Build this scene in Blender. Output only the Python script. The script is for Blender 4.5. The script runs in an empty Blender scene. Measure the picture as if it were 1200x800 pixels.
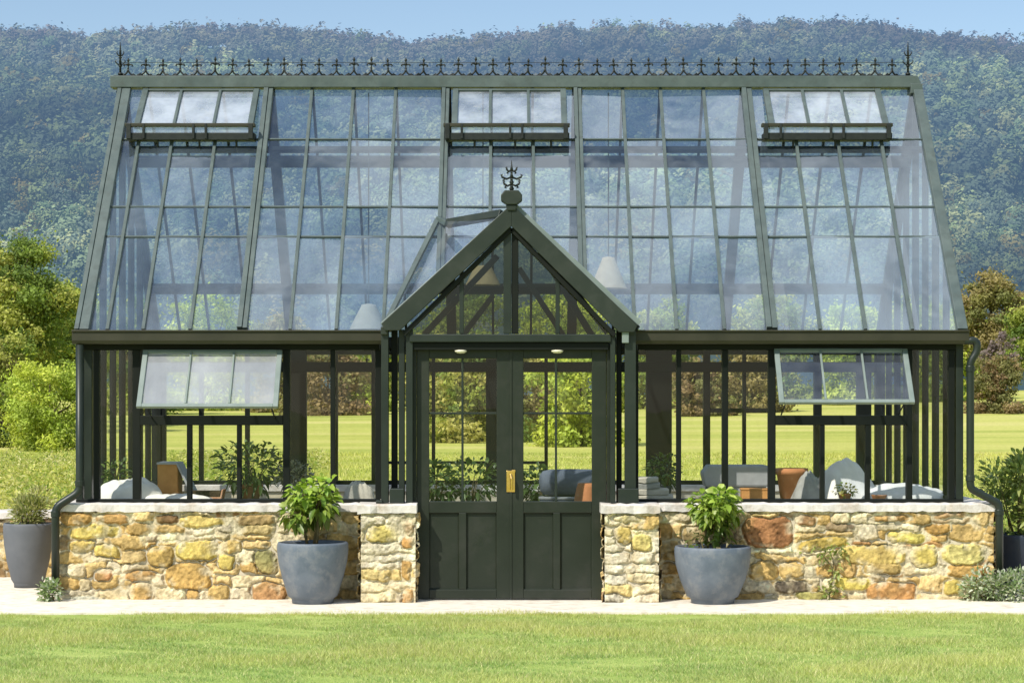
import bpy, math, random
import numpy as np
from mathutils import Vector

R = math.radians
scene = bpy.context.scene
COL = scene.collection
PI = math.pi

# ------------------------------------------------------------------ measuring
CAM_D, CAM_H = 19.0, 1.76
def S(y): return 0.0075 * (1 + y / CAM_D)
def X(px, y=0.0): return (px - 600) * S(y)
def Z(py, y=0.0): return CAM_H + (470 - py) * S(y)

# ------------------------------------------------------------------ node helpers
def new_mat(name):
    m = bpy.data.materials.new(name); m.use_nodes = True
    nt = m.node_tree
    for n in list(nt.nodes): nt.nodes.remove(n)
    return m, nt
def N(nt, t, **kw):
    n = nt.nodes.new(t)
    for k, v in kw.items():
        if k.startswith('i_'):
            n.inputs[k[2:].replace('_', ' ')].default_value = v
        else:
            setattr(n, k, v)
    return n
def L(nt, a, b): nt.links.new(a, b)
def ramp(nt, fac, stops):
    r = nt.nodes.new('ShaderNodeValToRGB')
    e = r.color_ramp.elements
    while len(e) < len(stops): e.new(0.5)
    for el, (p, c) in zip(e, stops):
        el.position = p; el.color = (c[0], c[1], c[2], 1) if len(c) == 3 else c
    L(nt, fac, r.inputs[0]); return r
def noise(nt, scale, detail=4, rough=0.55, vec=None, obj=True):
    n = N(nt, 'ShaderNodeTexNoise'); n.inputs['Scale'].default_value = scale
    n.inputs['Detail'].default_value = detail; n.inputs['Roughness'].default_value = rough
    if vec is None:
        tc = N(nt, 'ShaderNodeTexCoord') if obj else N(nt, 'ShaderNodeNewGeometry')
        vec = tc.outputs['Object'] if obj else tc.outputs['Position']
    L(nt, vec, n.inputs['Vector']); return n
def mixrgb(nt, fac, a, b, mode='MIX'):
    m = N(nt, 'ShaderNodeMix', data_type='RGBA', blend_type=mode)
    if isinstance(fac, (int, float)): m.inputs[0].default_value = fac
    else: L(nt, fac, m.inputs[0])
    for v, i in ((a, 6), (b, 7)):
        if isinstance(v, tuple): m.inputs[i].default_value = (v[0], v[1], v[2], 1)
        else: L(nt, v, m.inputs[i])
    return m.outputs[2]
def math_n(nt, op, a, b=None):
    m = N(nt, 'ShaderNodeMath', operation=op)
    for i, v in enumerate((a, b)):
        if v is None: continue
        if isinstance(v, (int, float)): m.inputs[i].default_value = v
        else: L(nt, v, m.inputs[i])
    return m.outputs[0]

def surf(name, c1, c2, scale=6, rough=0.5, bump=0.0, bscale=40, spec=0.5, metallic=0.0, detail=5, dirt=None):
    m, nt = new_mat(name)
    out = N(nt, 'ShaderNodeOutputMaterial'); b = N(nt, 'ShaderNodeBsdfPrincipled')
    n = noise(nt, scale, detail, 0.6)
    r = ramp(nt, n.outputs['Fac'], [(0.3, c1), (0.7, c2)])
    col = r.outputs[0]
    if dirt:
        n3 = noise(nt, dirt[1], 6, 0.7)
        f = ramp(nt, n3.outputs['Fac'], [(0.5, (0, 0, 0)), (0.72, (1, 1, 1))])
        col = mixrgb(nt, f.outputs[0], col, dirt[0])
    L(nt, col, b.inputs['Base Color'])
    b.inputs['Roughness'].default_value = rough; b.inputs['Metallic'].default_value = metallic
    b.inputs['Specular IOR Level'].default_value = spec
    rr = ramp(nt, n.outputs['Fac'], [(0.3, (rough * .85,) * 3), (0.7, (min(1, rough * 1.2),) * 3)])
    L(nt, rr.outputs[0], b.inputs['Roughness'])
    if bump:
        n2 = noise(nt, bscale, 5, 0.6)
        bp = N(nt, 'ShaderNodeBump'); bp.inputs['Strength'].default_value = bump; bp.inputs['Distance'].default_value = 0.01
        L(nt, n2.outputs['Fac'], bp.inputs['Height']); L(nt, bp.outputs[0], b.inputs['Normal'])
    L(nt, b.outputs[0], out.inputs[0]); return m

def attr_mat(name, rough=0.85, bump=0.3, bscale=60, mottling=0.35, transl=0.0, tint=(1, 1, 1), nscale=18, spec=0.3):
    m, nt = new_mat(name)
    out = N(nt, 'ShaderNodeOutputMaterial')
    a = N(nt, 'ShaderNodeAttribute', attribute_name='Col')
    n = noise(nt, nscale, 6, 0.65)
    r = ramp(nt, n.outputs['Fac'], [(0.25, (1 - mottling,) * 3), (0.75, (1 + mottling * .4,) * 3)])
    col = mixrgb(nt, 1.0, a.outputs['Color'], r.outputs[0], 'MULTIPLY')
    col = mixrgb(nt, 1.0, col, tint, 'MULTIPLY')
    b = N(nt, 'ShaderNodeBsdfPrincipled'); b.inputs['Roughness'].default_value = rough
    b.inputs['Specular IOR Level'].default_value = spec
    L(nt, col, b.inputs['Base Color'])
    if bump:
        n2 = noise(nt, bscale, 6, 0.65)
        bp = N(nt, 'ShaderNodeBump'); bp.inputs['Strength'].default_value = bump; bp.inputs['Distance'].default_value = 0.012
        L(nt, n2.outputs['Fac'], bp.inputs['Height']); L(nt, bp.outputs[0], b.inputs['Normal'])
    sh = b.outputs[0]
    if transl:
        t = N(nt, 'ShaderNodeBsdfTranslucent')
        L(nt, mixrgb(nt, 1.0, col, (1.15, 1.2, 0.6), 'MULTIPLY'), t.inputs['Color'])
        mx = N(nt, 'ShaderNodeMixShader'); mx.inputs[0].default_value = transl
        L(nt, sh, mx.inputs[1]); L(nt, t.outputs[0], mx.inputs[2]); sh = mx.outputs[0]
    L(nt, sh, out.inputs[0]); return m

def glass(name, tint=(0.95, 0.97, 0.96), refl=1.6, film=0.05, film_var=0.05, film_col=(0.8, 0.88, 1.0), rough=0.02, scale=1.2, streak=True, sheen_low=False):
    """thin single sheet of glass: clear, mirror-like by Fresnel, with a thin film of dust and condensation"""
    m, nt = new_mat(name)
    out = N(nt, 'ShaderNodeOutputMaterial')
    tr = N(nt, 'ShaderNodeBsdfTransparent'); tr.inputs[0].default_value = (*tint, 1)
    gl = N(nt, 'ShaderNodeBsdfGlossy'); gl.inputs['Roughness'].default_value = rough
    gl.inputs['Color'].default_value = (1, 1, 1, 1)
    lw = N(nt, 'ShaderNodeLayerWeight'); lw.inputs['Blend'].default_value = 0.5
    p5 = math_n(nt, 'POWER', lw.outputs['Facing'], 4.5)
    f = math_n(nt, 'ADD', math_n(nt, 'MULTIPLY', p5, 0.92), 0.05)
    f = math_n(nt, 'MINIMUM', math_n(nt, 'MULTIPLY', f, refl), 0.95)
    mx = N(nt, 'ShaderNodeMixShader'); L(nt, f, mx.inputs[0])
    L(nt, tr.outputs[0], mx.inputs[1]); L(nt, gl.outputs[0], mx.inputs[2])
    df = N(nt, 'ShaderNodeBsdfDiffuse'); df.inputs[0].default_value = (*film_col, 1)
    tl = N(nt, 'ShaderNodeBsdfTranslucent'); tl.inputs[0].default_value = (*film_col, 1)
    dm = N(nt, 'ShaderNodeMixShader'); dm.inputs[0].default_value = 0.35
    L(nt, df.outputs[0], dm.inputs[1]); L(nt, tl.outputs[0], dm.inputs[2])
    tc = N(nt, 'ShaderNodeTexCoord'); mp = N(nt, 'ShaderNodeMapping')
    mp.inputs['Scale'].default_value = (1.0, 0.6, 0.6) if streak else (1, 1, 1)
    L(nt, tc.outputs['Object'], mp.inputs['Vector'])
    n = noise(nt, scale, 6, 0.6, mp.outputs[0])
    rp = ramp(nt, n.outputs['Fac'], [(0.3, (max(0, film - film_var),) * 3), (0.72, (film + film_var,) * 3)])
    ff = rp.outputs[0]
    if sheen_low:     # paler film towards the eaves: sky reflection painted into the film
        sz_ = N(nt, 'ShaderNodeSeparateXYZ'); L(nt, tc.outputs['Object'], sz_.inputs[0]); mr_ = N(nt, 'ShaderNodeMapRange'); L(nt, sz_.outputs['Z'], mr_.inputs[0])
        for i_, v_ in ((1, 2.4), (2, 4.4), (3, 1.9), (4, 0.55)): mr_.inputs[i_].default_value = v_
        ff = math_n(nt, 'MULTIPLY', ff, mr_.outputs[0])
    m2 = N(nt, 'ShaderNodeMixShader'); L(nt, ff, m2.inputs[0])
    L(nt, mx.outputs[0], m2.inputs[1]); L(nt, dm.outputs[0], m2.inputs[2])
    n2 = noise(nt, 2.2, 2, 0.4)
    bp = N(nt, 'ShaderNodeBump'); bp.inputs['Strength'].default_value = 0.06; bp.inputs['Distance'].default_value = 0.05
    L(nt, n2.outputs['Fac'], bp.inputs['Height']); L(nt, bp.outputs[0], gl.inputs['Normal'])
    L(nt, m2.outputs[0], out.inputs[0]); return m

M = {}
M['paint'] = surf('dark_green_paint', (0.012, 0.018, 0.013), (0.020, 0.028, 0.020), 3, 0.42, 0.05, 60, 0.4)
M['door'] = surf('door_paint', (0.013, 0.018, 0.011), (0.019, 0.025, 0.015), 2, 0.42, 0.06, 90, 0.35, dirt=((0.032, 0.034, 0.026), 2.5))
M['frame_dark'] = surf('shaded_frame_paint', (0.006, 0.008, 0.006), (0.010, 0.012, 0.009), 4, 0.55, 0.0, 60, 0.18)  # darker copy of the frame green, interior shade put into the colour
M['roofpaint'] = surf('skylit_roof_paint', (0.055, 0.078, 0.074), (0.092, 0.120, 0.112), 5, 0.5, 0.08, 50, 0.5, dirt=((0.055, 0.07, 0.062), 9))  # frame green lightened: the roof's sky sheen is put into the colour
M['barge'] = surf('barge_paint', (0.014, 0.021, 0.014), (0.022, 0.030, 0.020), 4, 0.5, 0.06, 60, 0.4, dirt=((0.03, 0.036, 0.028), 4))
M['gutter'] = surf('gutter_paint', (0.024, 0.023, 0.012), (0.038, 0.035, 0.019), 3, 0.5, 0.05, 40, 0.4)
M['sash'] = surf('pale_sash_paint', (0.15, 0.19, 0.17), (0.21, 0.25, 0.23), 5, 0.45, 0.05, 50, 0.5)
M['iron'] = surf('black_iron', (0.007, 0.009, 0.008), (0.016, 0.02, 0.016), 20, 0.5, 0.2, 80, 0.4)
M['brass'] = surf('brass', (0.75, 0.46, 0.12), (0.85, 0.56, 0.2), 12, 0.28, 0.03, 80, 0.5, 1.0)
M['lampglass'] = surf('cream_lamp_glass', (0.75, 0.7, 0.5), (0.8, 0.76, 0.6), 4, 0.3)
M['coping'] = surf('coping_stone', (0.58, 0.54, 0.49), (0.74, 0.70, 0.65), 7, 0.85, 0.5, 30, 0.2, dirt=((0.4, 0.33, 0.25), 4))
M['mortar'] = surf('wall_core_mortar', (0.5, 0.44, 0.32), (0.62, 0.55, 0.42), 8, 0.95, 0.5, 30, 0.1)
M['stone'] = attr_mat('rubble_stone', 0.92, 1.0, 48, 0.4, nscale=30, spec=0.15)
M['paving'] = surf('cream_gravel_paving', (0.74, 0.67, 0.55), (0.86, 0.80, 0.69), 12, 0.95, 0.6, 160, 0.1, dirt=((0.55, 0.47, 0.36), 7))
M['pot'] = surf('blue_grey_glaze', (0.095, 0.12, 0.155), (0.16, 0.185, 0.22), 7, 0.55, 0.2, 90, 0.4, dirt=((0.21, 0.22, 0.235), 9))
M['pot_grey'] = surf('grey_pot_clay', (0.10, 0.108, 0.12), (0.135, 0.142, 0.155), 5, 0.65, 0.12, 120, 0.35)
M['pot_navy'] = surf('navy_glaze', (0.012, 0.018, 0.032), (0.02, 0.028, 0.045), 5, 0.4, 0.08, 120, 0.5)
M['soil'] = surf('soil', (0.04, 0.028, 0.018), (0.09, 0.065, 0.04), 30, 1.0, 0.8, 60, 0.1)
M['bark'] = surf('bark', (0.05, 0.038, 0.028), (0.12, 0.095, 0.07), 14, 0.95, 0.8, 30, 0.1)
M['stem'] = surf('green_brown_stem', (0.11, 0.085, 0.04), (0.17, 0.14, 0.07), 14, 0.8, 0.4, 50, 0.2)
M['leaf'] = attr_mat('glossy_leaf', 0.42, 0.0, 30, 0.15, 0.35, nscale=10, spec=0.5)
M['foliage'] = attr_mat('tree_foliage', 0.7, 0.0, 30, 0.25, 0.42, nscale=0.8, spec=0.25)
M['blade'] = attr_mat('grass_blade', 0.6, 0.0, 30, 0.15, 0.35, nscale=0.6, spec=0.25)
M['terracotta'] = surf('terracotta', (0.42, 0.17, 0.075), (0.55, 0.25, 0.12), 9, 0.85, 0.2, 60, 0.2, dirt=((0.55, 0.4, 0.28), 5))
M['orange_wood'] = surf('orange_wood', (0.45, 0.2, 0.06), (0.58, 0.29, 0.1), 12, 0.7, 0.2, 50, 0.3)
M['white_cloth'] = surf('white_cloth', (0.72, 0.69, 0.64), (0.82, 0.79, 0.74), 8, 0.9, 0.3, 60, 0.2)
M['grey_cloth'] = surf('grey_cloth', (0.26, 0.26, 0.26), (0.4, 0.4, 0.39), 8, 0.9, 0.3, 60, 0.2)
M['blue_cloth'] = surf('blue_grey_cloth', (0.10, 0.115, 0.15), (0.17, 0.19, 0.23), 6, 0.8, 0.3, 40, 0.3)
M['zinc'] = surf('zinc_grey', (0.26, 0.27, 0.30), (0.38, 0.39, 0.42), 5, 0.5, 0.1, 40, 0.5)
M['bench'] = surf('bench_timber', (0.36, 0.32, 0.26), (0.48, 0.43, 0.36), 10, 0.85, 0.4, 40, 0.2)
M['slab'] = surf('pale_slab', (0.42, 0.39, 0.34), (0.6, 0.56, 0.5), 7, 0.9, 0.4, 40, 0.2)
M['shade'] = surf('cream_lamp_shade', (0.36, 0.27, 0.17), (0.46, 0.37, 0.25), 10, 0.8, 0.3, 60, 0.2)
M['shade_white'] = surf('white_lamp_shade', (0.34, 0.31, 0.25), (0.42, 0.39, 0.33), 10, 0.7, 0.1, 60, 0.3)
M['floor'] = surf('greenhouse_floor_paving', (0.3, 0.27, 0.22), (0.42, 0.38, 0.31), 5, 0.9, 0.4, 40, 0.2)
M['gl_roof'] = glass('roof_glass', (0.86, 0.935, 0.99), 3.6, 0.085, 0.07, (0.58, 0.78, 1.0), 0.015, 1.1, sheen_low=True)
M['gl_back'] = glass('back_roof_glass', (0.95, 0.97, 0.98), 1.0, 0.05, 0.03, (0.62, 0.75, 1.0), 0.03, 1.3)
M['gl_wall'] = glass('wall_glass', (0.96, 0.97, 0.93), 0.5, 0.0, 0.0, (0.85, 0.88, 0.85), 0.01, 2.5)
M['gl_gable'] = glass('gable_glass', (0.40, 0.42, 0.32), 0.7, 0.0, 0.0, (0.8, 0.85, 0.85), 0.02, 2.0)
M['gl_side'] = glass('side_glass', (0.93, 0.95, 0.95), 0.6, 0.018, 0.02, (0.75, 0.83, 0.95), 0.02, 3.0)
M['gl_sash'] = glass('sash_glass', (0.86, 0.89, 0.92), 3.5, 0.36, 0.12, (0.86, 0.89, 0.95), 0.06, 2.0)  # denser pale film paints the white sky reflection into this sash
M['gl_sash2'] = glass('clearer_sash_glass', (0.80, 0.87, 0.97), 2.2, 0.07, 0.05, (0.7, 0.8, 1.0), 0.05, 2.0)
M['gl_vent'] = glass('vent_glass', (0.9, 0.93, 0.96), 3.0, 0.30, 0.22, (0.8, 0.87, 1.0), 0.03, 3.2, False)

# ------------------------------------------------------------------ mesh helpers
class MB:
    def __init__(s): s.v = []; s.f = []
    def add(s, vs, fs):
        o = len(s.v); s.v += [tuple(p) for p in vs]; s.f += [tuple(o + i for i in f) for f in fs]; return s
    def box(s, x0, x1, y0, y1, z0, z1):
        if x0 > x1: x0, x1 = x1, x0
        if y0 > y1: y0, y1 = y1, y0
        if z0 > z1: z0, z1 = z1, z0
        v = [(x, y, z) for z in (z0, z1) for y in (y0, y1) for x in (x0, x1)]
        return s.add(v, [(0, 2, 3, 1), (4, 5, 7, 6), (0, 1, 5, 4), (2, 6, 7, 3), (0, 4, 6, 2), (1, 3, 7, 5)])
    def bar(s, p, q, w, h, up=(0, 0, 1)):
        """rectangular bar from p to q; w across, h along the up direction (centred)"""
        p, q = Vector(p), Vector(q); d = (q - p).normalized(); u = Vector(up)
        a = d.cross(u)
        if a.length < 1e-4: a = d.cross(Vector((0, 1, 0)))
        a.normalize(); b = a.cross(d).normalized()
        v = []
        for c in (p, q):
            for i, j in ((-1, -1), (1, -1), (1, 1), (-1, 1)):
                v.append(c + a * (i * w / 2) + b * (j * h / 2))
        return s.add(v, [(3, 2, 1, 0), (4, 5, 6, 7), (0, 1, 5, 4), (1, 2, 6, 5), (2, 3, 7, 6), (3, 0, 4, 7)])
    def tube(s, pts, r, n=8, caps=True):
        pts = [Vector(p) for p in pts]; rs = r if isinstance(r, (list, tuple)) else [r] * len(pts)
        o = len(s.v); prev = None
        for i, p in enumerate(pts):
            d = (pts[min(i + 1, len(pts) - 1)] - pts[max(i - 1, 0)]).normalized()
            if prev is None:
                a = d.cross(Vector((0, 0, 1)))
                if a.length < 1e-3: a = d.cross(Vector((0, 1, 0)))
            else:
                a = prev - d * prev.dot(d)
            a.normalize(); prev = a; b = d.cross(a)
            for k in range(n):
                t = 2 * PI * k / n
                s.v.append(tuple(p + (a * math.cos(t) + b * math.sin(t)) * rs[i]))
        for i in range(len(pts) - 1):
            for k in range(n):
                s.f.append((o + i * n + k, o + i * n + (k + 1) % n, o + (i + 1) * n + (k + 1) % n, o + (i + 1) * n + k))
        if caps:
            s.f.append(tuple(o + k for k in range(n))[::-1]); e = o + (len(pts) - 1) * n
            s.f.append(tuple(e + k for k in range(n)))
        return s
    def lathe(s, prof, n=40, c=(0, 0, 0), cap0=False, cap1=False):
        o = len(s.v)
        for r, z in prof:
            for k in range(n):
                t = 2 * PI * k / n; s.v.append((c[0] + r * math.cos(t), c[1] + r * math.sin(t), c[2] + z))
        for i in range(len(prof) - 1):
            for k in range(n):
                s.f.append((o + i * n + k, o + i * n + (k + 1) % n, o + (i + 1) * n + (k + 1) % n, o + (i + 1) * n + k))
        if cap0: s.f.append(tuple(o + k for k in range(n))[::-1])
        if cap1:
            e = o + (len(prof) - 1) * n; s.f.append(tuple(e + k for k in range(n)))
        return s
    def ball(s, c, r, n=8, sz=1.0):
        prof = [(max(1e-4, r * math.sin(PI * i / n)), -r * sz * math.cos(PI * i / n)) for i in range(n + 1)]
        return s.lathe(prof, n + 2, c)
    def prism(s, poly, y0, y1):
        """polygon in x,z extruded along y"""
        n = len(poly); v = [(x, y0, z) for x, z in poly] + [(x, y1, z) for x, z in poly]
        f = [tuple(range(n)), tuple(range(n, 2 * n))[::-1]]
        for i in range(n): f.append((i, i + n, (i + 1) % n + n, (i + 1) % n))
        return s.add(v, f)
    def prism_x(s, poly, x0, x1):
        """polygon in y,z extruded along x"""
        n = len(poly); v = [(x0, y, z) for y, z in poly] + [(x1, y, z) for y, z in poly]
        f = [tuple(range(n))[::-1], tuple(range(n, 2 * n))]
        for i in range(n): f.append((i, (i + 1) % n, (i + 1) % n + n, i + n))
        return s.add(v, f)
    def mesh(s, name, m):
        me = bpy.data.meshes.new(name); me.from_pydata(s.v, [], s.f); me.update()
        me.materials.append(m); return me
    def build(s, name, m, parent=None, smooth=False, bevel=0.0, fix=True):
        me = s.mesh(name, m)
        if fix:
            import bmesh
            bm = bmesh.new(); bm.from_mesh(me); bmesh.ops.recalc_face_normals(bm, faces=bm.faces); bm.to_mesh(me); bm.free()
        if smooth:
            for p in me.polygons: p.use_smooth = True
        o = bpy.data.objects.new(name, me); COL.objects.link(o); o.parent = parent
        if bevel:
            b = o.modifiers.new('bevel', 'BEVEL'); b.width = bevel; b.segments = 2; b.limit_method = 'ANGLE'; b.angle_limit = R(50)
        return o

def np_mesh(name, V, F, mat, parent=None, col=None, smooth=False):
    """V (n,3), F (m,k) all faces with k corners; col (n,3) per point"""
    V = np.asarray(V, dtype=np.float32); F = np.asarray(F, dtype=np.int32)
    me = bpy.data.meshes.new(name); k = F.shape[1]
    me.vertices.add(len(V)); me.vertices.foreach_set('co', V.ravel())
    me.loops.add(F.size); me.loops.foreach_set('vertex_index', F.ravel())
    me.polygons.add(len(F)); me.polygons.foreach_set('loop_start', np.arange(0, F.size, k, dtype=np.int32))
    try: me.polygons.foreach_set('loop_total', np.full(len(F), k, dtype=np.int32))
    except Exception: pass
    if smooth: me.polygons.foreach_set('use_smooth', np.ones(len(F), dtype=bool))
    me.update(calc_edges=True)
    if col is not None:
        a = me.color_attributes.new('Col', 'FLOAT_COLOR', 'POINT')
        c = np.ones((len(V), 4), dtype=np.float32); c[:, :3] = col; a.data.foreach_set('color', c.ravel())
    me.materials.append(mat)
    o = bpy.data.objects.new(name, me); COL.objects.link(o); o.parent = parent
    return o

def empty(name, loc=(0, 0, 0), rz=0.0):
    o = bpy.data.objects.new(name, None); o.empty_display_size = 0.2; COL.objects.link(o)
    o.location = loc; o.rotation_euler = (0, 0, rz); return o
def tag(o, label, cat, group=None):
    o['label'] = label; o['category'] = cat
    if group: o['group'] = group
    return o
def copy_tree(o, parent=None):
    c = o.copy(); COL.objects.link(c); c.parent = parent
    for ch in list(o.children): copy_tree(ch, c)
    return c

def vnoise(h, w, cells_y, cells_x, rng):
    g = rng.random((int(cells_y) + 3, int(cells_x) + 3))
    y = np.linspace(0, cells_y, h); x = np.linspace(0, cells_x, w)
    yi = y.astype(int); xi = x.astype(int); fy = y - yi; fx = x - xi
    fy = fy * fy * (3 - 2 * fy); fx = fx * fx * (3 - 2 * fx)
    a = g[np.ix_(yi, xi)]; b = g[np.ix_(yi, xi + 1)]; c = g[np.ix_(yi + 1, xi)]; d = g[np.ix_(yi + 1, xi + 1)]
    fx = fx[None, :]; fy = fy[:, None]
    return (a * (1 - fx) + b * fx) * (1 - fy) + (c * (1 - fx) + d * fx) * fy
def fbm(h, w, W, H, freq, rng, octs=3):
    t = np.zeros((h, w)); a = 1.0; s = 0
    for i in range(octs):
        t += a * vnoise(h, w, max(1, H * freq), max(1, W * freq), rng); s += a; a *= 0.5; freq *= 2
    return t / s - 0.5

# ------------------------------------------------------------------ rubble stone faces
PAL = [((0.52, 0.36, 0.14), 5), ((0.60, 0.44, 0.20), 6), ((0.66, 0.56, 0.35), 6), ((0.44, 0.28, 0.10), 3), ((0.36, 0.20, 0.08), 1.5),
       ((0.60, 0.52, 0.36), 6), ((0.28, 0.21, 0.13), 2), ((0.50, 0.33, 0.12), 3), ((0.40, 0.35, 0.23), 2)]
PALE = [((0.66, 0.57, 0.36), 5), ((0.66, 0.60, 0.45), 6), ((0.60, 0.47, 0.2), 3), ((0.5, 0.35, 0.13), 1), ((0.62, 0.55, 0.41), 5)]
DARK = [((0.3, 0.2, 0.1), 4), ((0.42, 0.3, 0.12), 3), ((0.22, 0.14, 0.08), 3), ((0.5, 0.4, 0.22), 3)]
def pick(pal, rnd):
    t = sum(w for _, w in pal); k = rnd.random() * t
    for c, w in pal:
        k -= w
        if k <= 0: return c
    return pal[0][0]
def stone_field(W, H, seed, res=0.007, specials=(), pal=PAL, rowh=(0.06, 0.15), lens=(0.10, 0.36), smear=0.5, lift=1.0):
    """heights and colours of a rubble face: coursed irregular stones in mortar. specials: (cx, cz, hw, hh, rot, colour)"""
    rnd = random.Random(seed); rng = np.random.default_rng(seed)
    w = max(3, int(W / res) + 1); h = max(3, int(H / res) + 1)
    xs = np.linspace(0, W, w); zs = np.linspace(0, H, h)
    GX, GZ = np.meshgrid(xs, zs)
    wx = GX + 0.06 * fbm(h, w, W, H, 7, rng, 2) + 0.028 * fbm(h, w, W, H, 34, rng, 4)
    wz = GZ + 0.06 * fbm(h, w, W, H, 5, rng, 2) + 0.028 * fbm(h, w, W, H, 28, rng, 3)
    stones = []
    for sp in specials: stones.append((*sp[:5], 3.2, tuple(c * k for c, k in zip(sp[5], (.89, 1.03, 1.25))), 1.0))
    z = 0.0
    while z < H - 0.02:
        rh = rnd.uniform(*rowh)
        if z + rh > H - 0.05: rh = H - z
        x = -rnd.uniform(0, 0.15)
        while x < W:
            l = rnd.uniform(*lens) * (1.0 if rh > 0.1 else 1.15)
            parts = [(x + l / 2, z + rh / 2, l / 2, rh / 2)]
            if rh > 0.13 and rnd.random() < 0.28:
                parts = [(x + l / 2, z + rh * .28, l / 2, rh * .26), (x + l / 2, z + rh * .77, l / 2, rh * .24)]
            for cx, cz, hw, hh in parts:
                hw = hw - rnd.uniform(0.002, 0.010); hh = hh - rnd.uniform(0.001, 0.008)
                if hw < 0.02 or hh < 0.012: continue
                stones.append((cx, cz + rnd.uniform(-.008, .008), hw, hh, rnd.gauss(0, 0.06), rnd.uniform(3.0, 8.0), pick(pal, rnd), rnd.uniform(0.3, 1.1)))
            x += l
        z += rh
    sped = np.full((h, w), -1.0)
    hgt = np.full((h, w), -1.0); cid = np.full((h, w), -1, dtype=int); edge = np.full((h, w), -1.0)
    for i, (cx, cz, hw, hh, rot, p, c, lf) in enumerate(stones):
        m = 0.06
        i0, i1 = np.searchsorted(xs, (cx - hw - m, cx + hw + m)); j0, j1 = np.searchsorted(zs, (cz - hh - m - hw * abs(rot), cz + hh + m + hw * abs(rot)))
        if i1 <= i0 or j1 <= j0: continue
        dx = wx[j0:j1, i0:i1] - cx; dz = wz[j0:j1, i0:i1] - cz
        a, b = math.cos(rot), math.sin(rot)
        u = np.abs(dx * a + dz * b) / hw; v = np.abs(-dx * b + dz * a) / hh
        d = (1 - (u ** p + v ** p) ** (1 / p)) * min(hw, hh)
        if i < len(specials): sped[j0:j1, i0:i1] = np.maximum(sped[j0:j1, i0:i1], d)
        else: d = np.minimum(d, -sped[j0:j1, i0:i1] - 0.012)
        e = edge[j0:j1, i0:i1]; better = d > e
        e[better] = d[better]
        bulge = np.clip(d / 0.011, 0, 1); bulge = bulge * bulge * (3 - 2 * bulge)
        hv = bulge * 0.030 * lf + np.clip(d, 0, .07) * 0.03 * lf
        hh_ = hgt[j0:j1, i0:i1]; hh_[better] = hv[better]
        ci = cid[j0:j1, i0:i1]; ci[better] = i
    inside = np.clip((edge + 0.006) / 0.007, 0, 1)
    inside = inside * inside * (3 - 2 * inside)
    cols = np.array([s[6] for s in stones] + [(0, 0, 0)])
    sc = cols[cid]
    n1 = fbm(h, w, W, H, 9, rng, 4); n2 = fbm(h, w, W, H, 40, rng, 3); n3 = fbm(h, w, W, H, 4, rng, 4)
    sc = sc * 1.12 * (1 + 1.3 * n1[..., None] + 0.9 * n2[..., None])
    warm = np.clip(n3 * 3 + 0.3, 0, 1)[..., None]
    sc = sc * (1 - warm * 0.38) + warm * 0.38 * np.array((0.60, 0.42, 0.15))
    mort = np.array((0.72, 0.63, 0.42)) * (1 + 0.6 * n1[..., None] + 0.5 * n2[..., None])
    # mortar smeared over parts of the stones
    sm = np.clip((fbm(h, w, W, H, 11, rng, 3) - 0.10 + 0.10 * smear) * 9, 0, 1) * np.clip(1 - edge / 0.05, 0, 1)
    k = (inside * (1 - sm * 0.85))[..., None]
    col = sc * k + mort * (1 - k)
    # dark recessed joint under some stones
    deep = np.clip((fbm(h, w, W, H, 6, rng, 2) - 0.0) * 8, 0, 1) * (1 - inside)
    col *= (1 - 0.72 * deep)[..., None]
    hgt = np.where(hgt < 0, 0, hgt) * lift * (1 - 0.55 * sm) - 0.022 * deep + 0.018 * n2 + 0.016 * n1 + 0.012 * n3 * inside
    return xs, zs, hgt, np.clip(col, 0.01, 0.85)
def stone_face(name, origin, ux, n, W, H, parent, seed, **kw):
    xs, zs, hg, col = stone_field(W, H, seed, **kw)
    hh, w = hg.shape; ux = np.array(ux, float); n = np.array(n, float); o = np.array(origin, float)
    GX, GZ = np.meshgrid(xs, zs)
    V = o + GX[..., None] * ux + GZ[..., None] * np.array((0, 0, 1.0)) + hg[..., None] * n
    idx = np.arange(hh * w).reshape(hh, w)
    F = np.stack([idx[:-1, :-1], idx[:-1, 1:], idx[1:, 1:], idx[1:, :-1]], -1).reshape(-1, 4)
    if np.dot(np.cross(ux, (0, 0, 1)), n) < 0: F = F[:, ::-1]
    return np_mesh(name, V.reshape(-1, 3), F, M['stone'], parent, col.reshape(-1, 3), True)

# ------------------------------------------------------------------ foliage
def leaf_quads(P, Nn, size, rng, aspect=1.5, jit=0.7):
    """quads at points P facing roughly Nn"""
    n = len(P); d = Nn + jit * rng.normal(size=(n, 3)); d /= np.linalg.norm(d, axis=1, keepdims=True) + 1e-9
    t = np.cross(d, rng.normal(size=(n, 3))); t /= np.linalg.norm(t, axis=1, keepdims=True) + 1e-9
    b = np.cross(d, t); s = np.asarray(size)[:, None] if np.ndim(size) else size
    t = t * s * aspect * 0.5; b = b * s * 0.5
    V = np.stack([P - t, P + b * .9 - t * .1, P + t, P - b * .9 - t * .1], 1).reshape(-1, 3)
    F = np.arange(4 * n).reshape(n, 4); return V, F
def crown_points(clumps, n, rng, shell=0.55):
    """clumps: rows x,y,z,rx,ry,rz"""
    C = np.array(clumps); vol = (C[:, 3] * C[:, 4] * C[:, 5]) ** (2 / 3); pr = vol / vol.sum()
    k = rng.choice(len(C), n, p=pr); d = rng.normal(size=(n, 3)); d /= np.linalg.norm(d, axis=1, keepdims=True)
    r = shell + (1 - shell) * rng.random(n) ** 0.6 + 0.05 * rng.normal(size=n)
    P = C[k, :3] + d * r[:, None] * C[k, 3:]
    return P, d, k
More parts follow.
